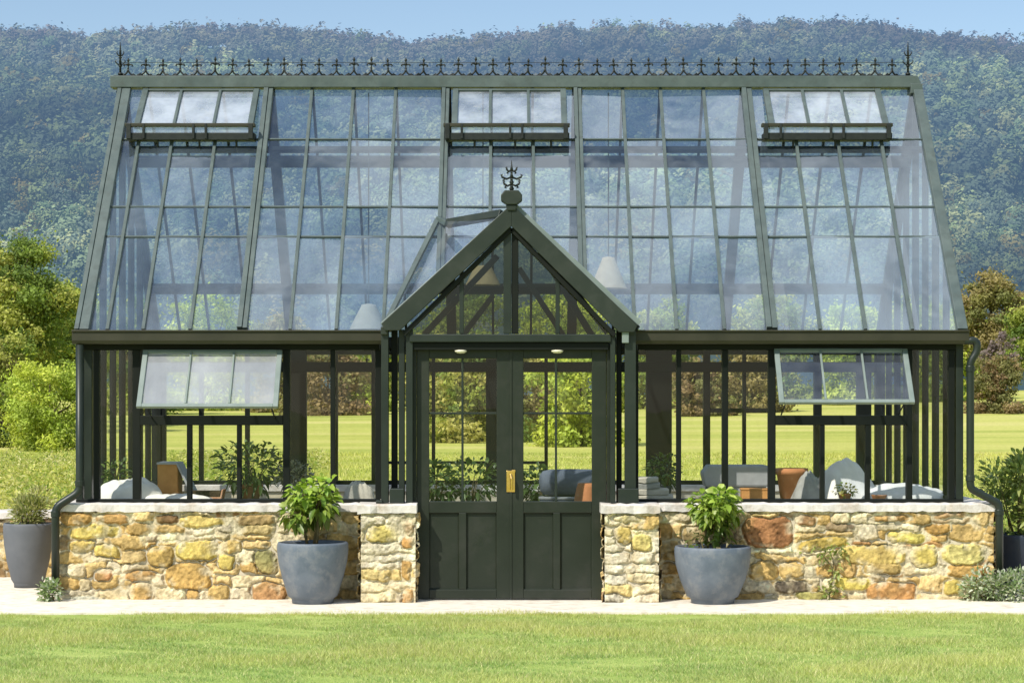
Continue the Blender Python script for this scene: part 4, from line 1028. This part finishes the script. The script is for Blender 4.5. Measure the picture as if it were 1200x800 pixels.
# ---- doors
YD = -.07
jb = MB(); jb.box(X(484, YD), X(488, YD), YD - .03, YD + .06, .02, Z(405.5, YD)); jb.box(X(711, YD), X(715, YD), YD - .03, YD + .06, .02, Z(405.5, YD)); jb.box(X(484, YD), X(715, YD), YD - .032, YD + .06, Z(409, YD), Z(404, YD))
jb.build('door_frame', M['door'], G, bevel=.004)
MB().box(X(470, YD), X(730, YD), -.02, .4, .0, .03).build('door_step', M['coping'], G, bevel=.01)
def door(p0, p1, g0, g1, mp_, pa, pb, handle):
    zb_, zt_ = .035, Z(409.5, YD); g_t, g_b = Z(420, YD), Z(587, YD); q_t, q_b = Z(600.5, YD), Z(690, YD)
    mb = MB(); y0, y1 = YD - .025, YD + .025
    mb.box(X(p0, YD), X(g0, YD), y0, y1, zb_, zt_); mb.box(X(g1, YD), X(p1, YD), y0, y1, zb_, zt_)
    mb.box(X(g0, YD), X(g1, YD), y0 + .001, y1, g_t, zt_); mb.box(X(g0, YD), X(g1, YD), y0 + .001, y1, q_t, g_b); mb.box(X(g0, YD), X(g1, YD), y0 + .001, y1, zb_, q_b)
    mb.box(X(pa, YD), X(pb, YD), y0 + .002, y1, q_b, q_t)
    d = mb.build('door', M['door'], G, bevel=.005)
    for a, b in ((g0, pa), (pb, g1)):
        pn = MB(); x0, x1 = X(a, YD), X(b, YD); bx = .012
        pn.add([(x0, YD - .012, q_b), (x1, YD - .012, q_b), (x1, YD - .012, q_t), (x0, YD - .012, q_t), (x0 + bx, YD + .004, q_b + bx), (x1 - bx, YD + .004, q_b + bx), (x1 - bx, YD + .004, q_t - bx), (x0 + bx, YD + .004, q_t - bx)],
               [(4, 5, 6, 7), (0, 1, 5, 4), (1, 2, 6, 5), (2, 3, 7, 6), (3, 0, 4, 7)]); pn.build('panel', M['door'], d)
    MB().add([(X(g0, YD), YD, g_b), (X(g1, YD), YD, g_b), (X(g1, YD), YD + .001, g_t), (X(g0, YD), YD + .001, g_t)], [(0, 1, 2, 3)]).build('pane', M['gl_wall'], d, fix=False)
    MB().box(X(mp_ - 1.3, YD), X(mp_ + 1.3, YD), YD - .018, YD + .018, g_b, g_t).build('muntin', M['paint'], d, bevel=.003)
    zz = Z(484, YD); MB().box(X(g0, YD), X(g1, YD), YD - .014, YD + .014, zz - .009, zz + .009).build('muntin', M['paint'], d, bevel=.003)
    if handle:
        h = MB(); x = X(600, YD); h.box(x - .048, x + .026, YD - .036, YD - .026, Z(576, YD), Z(551, YD)); h.box(x - .012, x + .03, YD - .034, YD - .02, Z(553, YD), Z(550, YD))
        h.tube([(x - .01, YD - .03, Z(556, YD)), (x - .01, YD - .085, Z(556, YD)), (x - .004, YD - .09, Z(560, YD)), (x - .002, YD - .088, Z(573, YD))], [.012, .012, .013, .011], 8)
        h.build('handle', M['brass'], d, bevel=.003)
    return d
door(488.5, 598, 503, 582, 542, 538, 546.5, False)
door(599.2, 710.5, 613.5, 693.5, 651.5, 648.5, 656.5, True)
MB().box(X(597.2, YD), X(600, YD), YD - .034, YD - .0255, .04, Z(410, YD)).build('meeting_bead', M['door'], G, bevel=.002)
for px in (540, 653):
    l_ = MB(); x = X(px, YD - .05); z = Z(411.5, YD - .05); l_.lathe([(.001, -.02), (.03, -.018), (.05, -.006), (.055, .006), (.03, .012), (.001, .012)], 16, (x, YD - .075, z))
    l_.build('porch_light', M['lampglass'], G, True)

# ---- downpipes
def arc_pts(pts, r=.06, k=5):
    pts = [Vector(p) for p in pts]; out = [pts[0]]
    for i in range(1, len(pts) - 1):
        a, b, c = pts[i - 1], pts[i], pts[i + 1]; d0 = (a - b).normalized(); d1 = (c - b).normalized(); rr = min(r, (a - b).length * .45, (c - b).length * .45)
        s_, e_ = b + d0 * rr, b + d1 * rr
        for j in range(k + 1):
            t = j / k; out.append((s_.lerp(b, t)).lerp(b.lerp(e_, t), t))
    out.append(pts[-1]); return out
yq = -.05
MB().tube(arc_pts([(X(93.5, yq), yq, Z(404, yq)), (X(93.5, yq), yq, Z(576, yq)), (X(65, -.09), -.09, Z(594, -.09)), (X(65, -.09), -.09, Z(683, -.09))]), .036, 14).build('downpipe', M['paint'], G, True)
MB().tube(arc_pts([(X(1130, yq), yq, Z(399, yq)), (X(1145, yq), yq, Z(399, yq)), (X(1145, yq), yq, Z(412, yq)), (X(1137, yq), yq, Z(424, yq)), (X(1137, yq), yq, Z(572, yq)), (X(1171, -.05), -.05, Z(590, yq)), (X(1171, -.05), -.05, Z(680, yq))], .045), .034, 14).build('downpipe', M['paint'], G, True)
for x, y, z, r in ((X(93.5, yq), yq, Z(566, yq), .043), (X(65, -.09), -.09, Z(602, -.09), .042), (X(1137, yq), yq, Z(560, yq), .041), (X(1171, yq), yq, Z(600, yq), .041), (X(1137, yq), yq, Z(432, yq), .04)):
    MB().tube([(x, y, z - .025), (x, y, z + .025)], r, 14).build('pipe_collar', M['paint'], G, bevel=.004)

MB().box(WX0 + .31, WX1 - .31, .35, 4.19, -.01, .03).build('greenhouse_floor', M['floor'], G)

# ================================================================== THINGS INSIDE
def bench(x0, x1, y0, y1, zt, label):
    t = tag(empty('potting_bench', ((x0 + x1) / 2, (y0 + y1) / 2, .03)), label, 'bench'); hx_, hy_ = (x1 - x0) / 2, (y1 - y0) / 2; h = zt - .03
    mb = MB(); k = 6
    for i in range(k): mb.box(-hx_, hx_, -hy_ + i * 2 * hy_ / k + .004, -hy_ + (i + 1) * 2 * hy_ / k - .004, h - .035, h)
    mb.build('bench_top', M['bench'], t, bevel=.003)
    for a in (-1, 1):
        for b in (-1, 1): MB().box(a * (hx_ - .06) - .03, a * (hx_ - .06) + .03, b * (hy_ - .05) - .03, b * (hy_ - .05) + .03, 0, h - .036).build('leg', M['bench'], t)
    return t
BT = .855
bench(X(112, .6), X(446, .6), .42, 1.25, BT, 'long timber potting bench behind the left window wall')
bench(X(745, .6), X(1112, .6), .42, 1.25, BT, 'long timber potting bench behind the right window wall')
bench(X(490, 2.2), X(712, 2.2), 2.0, 2.9, .60, 'low timber bench with plants seen through the doors')
def lump(w_, d_, h_, seed, rough=.16, n=48, fold=4.0, prof=.5):
    rng = np.random.default_rng(seed); v = []; f = []
    ph = rng.uniform(0, 6, 8)
    for i in range(n + 1):
        for j in range(n + 1):
            u, q = i / n * 2 - 1, j / n * 2 - 1; r = max(abs(u), abs(q)); rr = (abs(u) ** 2.6 + abs(q) ** 2.6) ** (1 / 2.6)
            a = u * w_ / 2 * (1 + .05 * math.sin(5 * q + ph[0])); b = q * d_ / 2 * (1 + .05 * math.sin(5 * u + ph[1]))
            e = max(0, 1 - rr ** (2.6 if prof < .7 else 1.5)) ** prof
            z = h_ * e * (1 + rough * (math.sin(fold * u + ph[2] + 2 * math.sin(3 * q + ph[3])) * .5 + .5 * math.sin(fold * 1.7 * q + ph[4] + 1.5 * math.sin(4 * u + ph[5]))) + rough * .4 * math.sin(19 * u + 9 * q + ph[6]) * .5)
            v.append((a, b, max(0.002, z)))
    for i in range(n):
        for j in range(n): k = i * (n + 1) + j; f.append((k, k + n + 1, k + n + 2, k + 1))
    return MB().add(v, f)
def thing_lump(name, px, y, pw, ph_, depth, mat, label, cat, seed, z=BT, **kw):
    o = lump(pw * S(y), depth, ph_ * S(y), seed, **kw).build(name, M[mat], None, True); o.location = (X(px, y), y, z + .003); return tag(o, label, cat)
def pot_thing(name, px, y, dia, h, mat, label, cat='pot', z=BT, plant=None):
    t = tag(empty(name, (X(px, y), y, z)), label, cat); r = dia / 2
    MB().lathe([(r * .62, 0), (r * .7, .0), (r * .93, h * .8), (r, h * .8), (r, h), (r * .88, h), (r * .84, h * .85)], 28, cap0=True).build('pot', M[mat], t, True)
    MB().lathe([(.001, h * .87), (r * .86, h * .86)], 20).build('soil', M['soil'], t)
    return t
def bushy(parent, c, rx, rz, n, size, cols, seed, width=.55, stems=6, droop=.35):
    rng = np.random.default_rng(seed); d = rng.normal(size=(n, 3)); d /= np.linalg.norm(d, axis=1, keepdims=True)
    r = .35 + .65 * rng.random(n) ** .5; P = np.array(c) + d * r[:, None] * np.array((rx, rx, rz))
    P[:, 2] = np.maximum(P[:, 2], c[2] - rz * .95)
    V, F, col = leaf_blades(P, d + .5 * rng.normal(size=(n, 3)) + np.array((0, 0, .25)), size * rng.uniform(.6, 1.25, n), rng, width, droop, cols)
    np_mesh('foliage', V, F, M['leaf'], parent, col)
    mb = MB(); rnd = random.Random(seed)
    for i in range(stems):
        a = rnd.uniform(0, 2 * PI); e = (c[0] + rx * .6 * math.cos(a), c[1] + rx * .6 * math.sin(a), c[2] + rz * rnd.uniform(-.1, .5)); b = (c[0] + .03 * math.cos(a), c[1] + .03 * math.sin(a), c[2] - rz * 1.0)
        mb.tube([b, ((b[0] + e[0]) / 2 - .01, (b[1] + e[1]) / 2, (b[2] + e[2]) / 2 + .02), e], [.008, .006, .003], 6)
    mb.build('stem', M['stem'], parent, True)
LG = [(0.07, 0.12, 0.03), (0.1, 0.16, 0.04), (0.14, 0.2, 0.06)]
GRY = [(0.2, 0.21, 0.19), (0.26, 0.25, 0.25), (0.15, 0.17, 0.13)]
thing_lump('white_sheet', 152, .72, 78, 24, .45, 'white_cloth', 'crumpled white cloth at the left end of the left bench', 'cloth', 1)
thing_lump('white_sheet', 205, .58, 90, 8, .25, 'white_cloth', 'flat white cloth lying under the orange crate on the left bench', 'cloth', 2)
o = MB(); o.prism([(-.15, 0), (.13, 0), (.16, .06), (-.15, .34)], -.16, .16)
cr = tag(empty('wooden_crate', (X(206, 1.0), 1.0, BT)), 'orange wooden crate with a sloping grey lid on the left bench', 'crate')
MB().box(-.145, .04, -.15, .15, 0, .33).build('crate_body', M['orange_wood'], cr, bevel=.006)
MB().prism([(-.15, .345), (.04, .345), (.20, .03), (.17, .03), (.03, .325), (-.15, .325)], -.17, .17).build('lid', M['zinc'], cr, bevel=.004)
tr_ = tag(empty('terracotta_trough', (X(243, .85), .85, BT)), 'low orange terracotta trough beside the crate on the left bench', 'trough')
MB().prism([(-.14, 0), (.14, 0), (.16, .1), (.145, .1), (.13, .03), (-.13, .03), (-.145, .1), (-.16, .1)], -.1, .1).build('trough_body', M['terracotta'], tr_, bevel=.006)
MB().box(-.135, .135, -.095, .095, .03, .085).build('soil', M['soil'], tr_)
t = pot_thing('potted_plant', 293, 1.0, .24, .14, 'terracotta', 'dark leafy potted plant in the middle of the left bench', 'potted plant'); bushy(t, (0, 0, .3), .33, .24, 420, .085, LG, 3, .4)
t = pot_thing('potted_plant', 345, .85, .18, .10, 'pot_grey', 'grey leaved potted plant right of the dark leafy one on the left bench', 'potted plant'); bushy(t, (0, 0, .2), .2, .15, 260, .06, GRY, 4, .45)
t = pot_thing('potted_plant', 138, 1.05, .15, .10, 'pot_grey', 'small leafy potted plant behind the crumpled cloth on the left bench', 'potted plant'); bushy(t, (0, 0, .22), .15, .14, 130, .07, LG, 5, .45)
thing_lump('stone_pile', 421, .8, 36, 20, .25, 'slab', 'low heap of pale stones at the right end of the left bench', 'stones', 6, rough=.14, fold=4)
for i, (px, y, rx, rz, cols, lab) in enumerate(((512, 2.3, .20, .22, LG, 'leafy green potted plant at the left edge of the left door leaf'), (552, 2.4, .30, .24, LG, 'bushy green potted plant behind the left door glass'),
                                                (628, 2.5, .2, .2, LG, 'dark green potted plant behind the left half of the right door glass'))):
    t = pot_thing('potted_plant', px, y, .2, .17, 'terracotta', lab, 'potted plant', z=.60); bushy(t, (0, 0, .17 + rz * .8), rx, rz, 300, .085, cols, 20 + i, .5)
pot_thing('terracotta_pot', 532, 2.05, .14, .16, 'terracotta', 'small empty terracotta pot behind the left door glass', z=.60)
pot_thing('terracotta_pot', 620, 2.08, .16, .17, 'terracotta', 'small terracotta pot low behind the left edge of the right door glass', z=.60)
o = MB(); o.lathe([(.001, -.30), (.07, -.30), (.115, -.27), (.13, -.2), (.135, 0), (.13, .2), (.115, .27), (.07, .30), (.001, .30)], 26)
cu = o.build('bolster', M['blue_cloth'], None, True); cu.rotation_euler = (0, R(90), R(8)); cu.location = (X(668, 2.3), 2.3, .60 + .36); tag(cu, 'blue grey rolled cloth lying on a box behind the right door glass', 'cushion')
bxx = tag(empty('storage_box', (X(668, 2.3), 2.3, .60)), 'dark box carrying the blue grey roll behind the right door glass', 'box')
MB().box(-.3, .3, -.16, .16, 0, .20).build('box_body', M['blue_cloth'], bxx, bevel=.01); MB().box(-.31, .31, -.17, .17, .201, .224).build('lid', M['grey_cloth'], bxx, bevel=.006)
t = tag(empty('terracotta_pot', (X(687, .7), .7, .715)), 'upturned terracotta pot on a white saucer behind the right door glass', 'pot')
MB().lathe([(.001, .30), (.075, .30), (.088, .26), (.115, .13), (.115, .11)], 28).build('pot', M['terracotta'], t, True)
MB().lathe([(.001, .0), (.13, .0), (.15, .10), (.16, .115), (.001, .115)], 28).build('saucer', M['white_cloth'], t, True)
sd_ = tag(empty('side_table', (X(687, .7), .7, .03)), 'small timber side table standing behind the right door leaf', 'table')
MB().box(-.2, .2, -.15, .15, .65, .68).build('table_top', M['bench'], sd_, bevel=.004)
for a in (-1, 1):
    for b in (-1, 1): MB().box(a * .17 - .02, a * .17 + .02, b * .12 - .02, b * .12 + .02, 0, .65).build('leg', M['bench'], sd_)
zz = BT
for i, (w_, h_, dx, mt) in enumerate(((.34, .055, .0, 'slab'), (.30, .05, -.02, 'slab'), (.22, .05, -.06, 'grey_cloth'), (.19, .045, -.06, 'slab'))):
    o = slab(-w_ / 2, w_ / 2, -.13, .13, 0, h_, 40 + i).build('stone_slab', M[mt], None); o.location = (X(766, .75) + dx, .75, zz + .003); zz += h_ + .004
    tag(o, ('widest pale stone slab at the bottom of the stack right of the porch', 'second pale slab from the bottom of the stack right of the porch', 'grey slab second from the top of the stack right of the porch', 'smallest pale slab on top of the stack right of the porch')[i], 'slab', 'stacked stone slabs')
t = pot_thing('potted_plant', 778, 1.1, .16, .12, 'pot_grey', 'dark green potted plant behind the stack of slabs on the right bench', 'potted plant'); bushy(t, (0, 0, .27), .16, .16, 170, .07, LG, 9, .4)
zt_ = tag(empty('zinc_trough', (X(862, .95), .95, BT)), 'long pale grey metal trough on the right bench', 'trough')
MB().prism([(-.29, .12), (.29, .12), (.32, .27), (.28, .32), (-.26, .32), (-.32, .25)], -.14, .14).build('trough_body', M['zinc'], zt_, bevel=.02)
MB().box(-.27, .27, -.12, .12, 0, .12).build('trough_base', M['grey_cloth'], zt_, bevel=.008)
ob = tag(empty('orange_box', (X(884, .62), .62, BT)), 'small orange wooden box in front of the grey trough', 'box')
MB().box(-.12, .12, -.08, .08, 0, .10).build('box_body', M['orange_wood'], ob, bevel=.005); MB().box(-.125, .125, -.085, .085, .101, .118).build('lid', M['orange_wood'], ob, bevel=.004)
pot_thing('terracotta_pot', 928, .9, .30, .29, 'terracotta', 'large terracotta pot left of the white sack on the right bench')
thing_lump('grey_sheet', 947, .75, 40, 36, .28, 'grey_cloth', 'crumpled grey cloth between the terracotta pot and the white sack', 'cloth', 10, rough=.22, fold=3, prof=.9)
thing_lump('white_sack', 990, 1.0, 84, 50, .42, 'white_cloth', 'tall white sack on the right bench below the awning window', 'sack', 11, rough=.16, fold=3, prof=1.0)
thing_lump('white_sheet', 1060, .75, 98, 17, .4, 'white_cloth', 'flat white cloth at the right end of the right bench', 'cloth', 12, rough=.2)
t = pot_thing('potted_plant', 990, .6, .12, .07, 'terracotta', 'small yellow flowering pot in front of the white sack', 'potted plant'); bushy(t, (0, 0, .1), .11, .06, 130, .035, [(.5, .45, .05), (.2, .28, .05), (.6, .55, .2)], 13, .7)
pot_thing('terracotta_pot', 1030, .58, .14, .06, 'terracotta', 'low terracotta bowl in front of the flat white cloth', 'bowl')
def lamp(px, py0, py1, wtop, wbot, y, mat, label):
    t = tag(empty('pendant_lamp', (X(px, y), y, Z(py1, y))), label, 'lamp'); h = Z(py0, y) - Z(py1, y)
    MB().lathe([(wbot, 0), (wbot * .97, .015), (wtop * 1.1, h * .92), (wtop, h), (.015, h + .01)], 36).build('lamp_shade', M[mat], t, True)
    MB().tube([(0, 0, h), (0, 0, RZ - .05 - Z(py1, y))], .006, 6).build('cord', M['iron'], t)
    MB().ball((0, 0, .07), .05, 8).build('bulb', M['lampglass'], t, True)
lamp(713, 302, 338, .06, .18, RY, 'shade', 'cream conical pendant lamp hanging right of the porch gable')
lamp(566, 312, 334, .08, .17, RY, 'shade', 'small cream pendant lamp seen through the porch gable glass')
lamp(432, 357, 386, .07, .19, RY, 'shade_white', 'low white pendant lamp hanging left of the porch gable')

# ================================================================== PLANTERS AND PLANTS OUTSIDE
def planter(name, px, y, dia, h, mat, label, base=.62, foot=True):
    t = tag(empty(name, (X(px, y), y, .022)), label, 'potted plant'); r = dia / 2
    prof = [(r * base * .93, 0), (r * base * .95, .035), (r * base, .045), (r * base * 1.12, h * .12), (r * .86, h * .42), (r * .965, h * .68), (r, h * .88), (r * .995, h * .965), (r * .97, h), (r * .91, h), (r * .89, h * .96), (r * .88, h * .86)]
    MB().lathe(prof, 64, cap0=True).build('pot', M[mat], t, True)
    MB().lathe([(.001, h * .90), (r * .4, h * .905), (r * .89, h * .89)], 28).build('soil', M['soil'], t)
    return t
BRT = [(0.32, 0.47, 0.06), (0.42, 0.56, 0.09), (0.22, 0.36, 0.05), (0.50, 0.60, 0.14)]
def pot_shrub(t, h, cz, rx, rz, n, size, seed, cols, trunks):
    rng = np.random.default_rng(seed); rnd = random.Random(seed)
    cl = []
    for i in range(11):
        d = rng.normal(size=3); d /= np.linalg.norm(d); q = rng.uniform(.35, .75); cl.append((d[0] * rx * q, d[1] * rx * q, cz + d[2] * rz * q, rx * .42, rx * .42, rz * .42))
    P, d, k = crown_points(cl, n, rng, .55)
    D = d + .45 * rng.normal(size=(n, 3)) + np.array((0, 0, .15))
    V, F, col = leaf_blades(P, D, size * rng.uniform(.6, 1.25, n), rng, .62, .45, cols, .22)
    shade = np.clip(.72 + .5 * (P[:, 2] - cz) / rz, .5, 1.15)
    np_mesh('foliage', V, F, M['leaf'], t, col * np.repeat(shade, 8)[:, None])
    mb = MB(); b0 = h * .9
    for a in trunks:
        top = Vector((a[0], a[1], cz)); b = Vector((a[2], a[3], b0 - .02)); m_ = b.lerp(top, .5) + Vector((a[4], 0, 0))
        mb.tube([b, m_, top], [.014, .011, .008], 8)
        for c in cl[:8]: mb.tube([top.lerp(b, .25), Vector(c[:3]).lerp(top, .4) + Vector((0, 0, .02)), c[:3]], [.007, .005, .003], 6)
    mb.build('trunk', M['stem'], t, True)
t = planter('planter', 366.5, -.34, .615, .525, 'pot', 'blue grey planter with a bright green leafy shrub left of the door'); pot_shrub(t, .525, .85, .285, .245, 620, .085, 71, BRT, [(.02, 0, .03, 0, .02), (-.08, .03, -.04, .02, -.02), (.06, .05, .0, .03, .0)])
t = planter('planter', 835, -.34, .66, .49, 'pot', 'wider blue grey planter with a bushy green shrub right of the door', .6); pot_shrub(t, .49, .80, .26, .26, 680, .082, 72, BRT, [(.0, 0, .01, 0, .01), (-.06, .03, -.03, .02, -.01), (.04, .02, .05, .0, .01)])
rng = np.random.default_rng(73); 
# lower straggling leaves of the right shrub
n = 60; P = np.stack([rng.normal(-.02, .1, n), rng.normal(0, .1, n), .47 + rng.random(n) * .12], 1)
V, F, col = leaf_blades(P, rng.normal(size=(n, 3)) + np.array((0, 0, .2)), .085 * rng.uniform(.6, 1.2, n), rng, .55, .5, [(.1, .17, .03), (.15, .2, .05), (.3, .26, .12)]); np_mesh('lower_foliage', V, F, M['leaf'], t, col)
t = planter('planter', 33, 1.25, .46, .60, 'pot_grey', 'tall grey planter with a feathery shrub left of the greenhouse', .6)
rng = np.random.default_rng(74); n = 1500; cl = [(rng.normal(0, .09), rng.normal(0, .09), .62 + rng.random() * .2, .14, .14, .12) for _ in range(9)]
P, d, k = crown_points(cl, n, rng, .3); V, F, col = leaf_blades(P, d + np.array((0, 0, .6)), .05 * rng.uniform(.6, 1.3, n), rng, .3, .2, [(.34, .36, .12), (.46, .43, .2), (.24, .28, .08)]); np_mesh('foliage', V, F, M['leaf'], t, col)
mb = MB(); rnd = random.Random(3)
for i in range(9): a = rnd.uniform(0, 6.28); mb.tube([(.02 * math.cos(a), .02 * math.sin(a), .53), (.1 * math.cos(a), .1 * math.sin(a), .75)], [.006, .003], 5)
mb.build('stem', M['stem'], t)
t = planter('planter', 1193, 1.3, .6, .50, 'pot_navy', 'dark navy planter with a green shrub behind the right downpipe')
rng = np.random.default_rng(75); n = 1700; cl = [(rng.normal(0, .17), rng.normal(0, .15), .55 + rng.random() * .6, .17, .17, .15) for _ in range(16)]
P, d, k = crown_points(cl, n, rng, .3); V, F, col = leaf_blades(P, d + np.array((0, 0, .5)), .075 * rng.uniform(.6, 1.3, n), rng, .4, .3, [(.26, .34, .08), (.38, .42, .13), (.17, .24, .06)]); np_mesh('foliage', V, F, M['leaf'], t, col)
mb = MB()
for c in cl: mb.tube([(c[0] * .15, c[1] * .15, .44), (c[0] * .6, c[1] * .6, c[2] * .75), c[:3]], [.008, .006, .003], 5)
mb.build('stem', M['stem'], t)
def low_plant(name, px, y, rx, ry, rz, n, size, cols, seed, label, width=.45, z0=.02):
    t = tag(empty(name, (X(px, y), y, z0)), label, 'plant'); rng = np.random.default_rng(seed)
    cl = [(rng.uniform(-1, 1) * rx * .7, rng.uniform(-1, 1) * ry * .6, rz * rng.uniform(.2, .65), rx * .35, ry * .5, rz * .38) for _ in range(12)]
    P, d, k = crown_points(cl, n, rng, .3); P[:, 2] = np.maximum(P[:, 2], .004)
    V, F, col = leaf_blades(P, d + np.array((0, 0, .7)), size * rng.uniform(.6, 1.3, n), rng, width, .3, cols, .3); np_mesh('foliage', V, F, M['leaf'], t, col)
    mb = MB()
    for c in cl: mb.tube([(c[0] * .4, c[1] * .4, 0), (c[0] * .8, c[1] * .8, c[2] * .6), c[:3]], [.006, .004, .002], 5)
    mb.build('stem', M['stem'], t)
    return t
low_plant('tufted_plant', 59, -.16, .12, .10, .20, 420, .045, [(.2, .3, .1), (.32, .4, .2), (.45, .5, .38)], 81, 'small pale green tuft at the foot of the left downpipe')
low_plant('spreading_plant', 1166, -.14, .36, .18, .30, 1500, .05, [(.36, .44, .26), (.52, .56, .42), (.22, .32, .13), (.62, .64, .54)], 82, 'pale variegated plant spreading at the right wall corner')
t = tag(empty('wall_climber', (X(972, -.07), -.07, .022)), 'thin sprawling plant growing up the right stone wall', 'plant')
rng = np.random.default_rng(83); n = 150; pts = []
for (a, b, s_) in ((972, 648, 26), (962, 652, 10), (985, 650, 10), (978, 672, 8), (975, 690, 14), (968, 698, 14)):
    k = int(n * s_ / 70); pts.append(np.stack([rng.normal(X(a), s_ * .0035, k) - X(972, -.07), rng.normal(0, .02, k), rng.normal(Z(b), .035, k)], 1))
P = np.concatenate(pts); P[:, 2] = np.maximum(P[:, 2], .01); P[:, 1] = np.minimum(P[:, 1], .03)
V, F, col = leaf_blades(P, rng.normal(size=P.shape) * np.array((1, .5, .7)) + np.array((0, -.5, .2)), .05 * rng.uniform(.6, 1.2, len(P)), rng, .55, .4, [(.3, .36, .1), (.2, .28, .07), (.4, .42, .15)]); np_mesh('foliage', V, F, M['leaf'], t, col)
MB().tube([(.0, .02, 0), (.02, .0, .2), (.04, .01, .32), (.0, .0, .45)], [.006, .005, .004, .003], 6).tube([(.03, .0, .28), (-.08, .0, .42)], [.004, .003], 6).build('stem', M['stem'], t)
rng = np.random.default_rng(5)
# low stone wall running off to the left
lwall = tag(empty('low_stone_wall', (0, 0, 0)), 'low rubble wall with flat coping running off left behind the grey planter', 'wall')
wz = Z(607, 2.4); MB().box(-9, WX0 - .1, 2.412, 2.75, -.02, wz - .002).build('wall_core', M['mortar'], lwall)
stone_face('rubble_face', (-8.0, 2.4, 0), (1, 0, 0), (0, -1, 0), 8.0 + WX0 - .1, wz, lwall, 120, res=.012, pal=DARK, smear=.3)
slab(-9, WX0 - .08, 2.36, 2.8, wz, wz + .07, 60).build('coping', M['coping'], lwall)
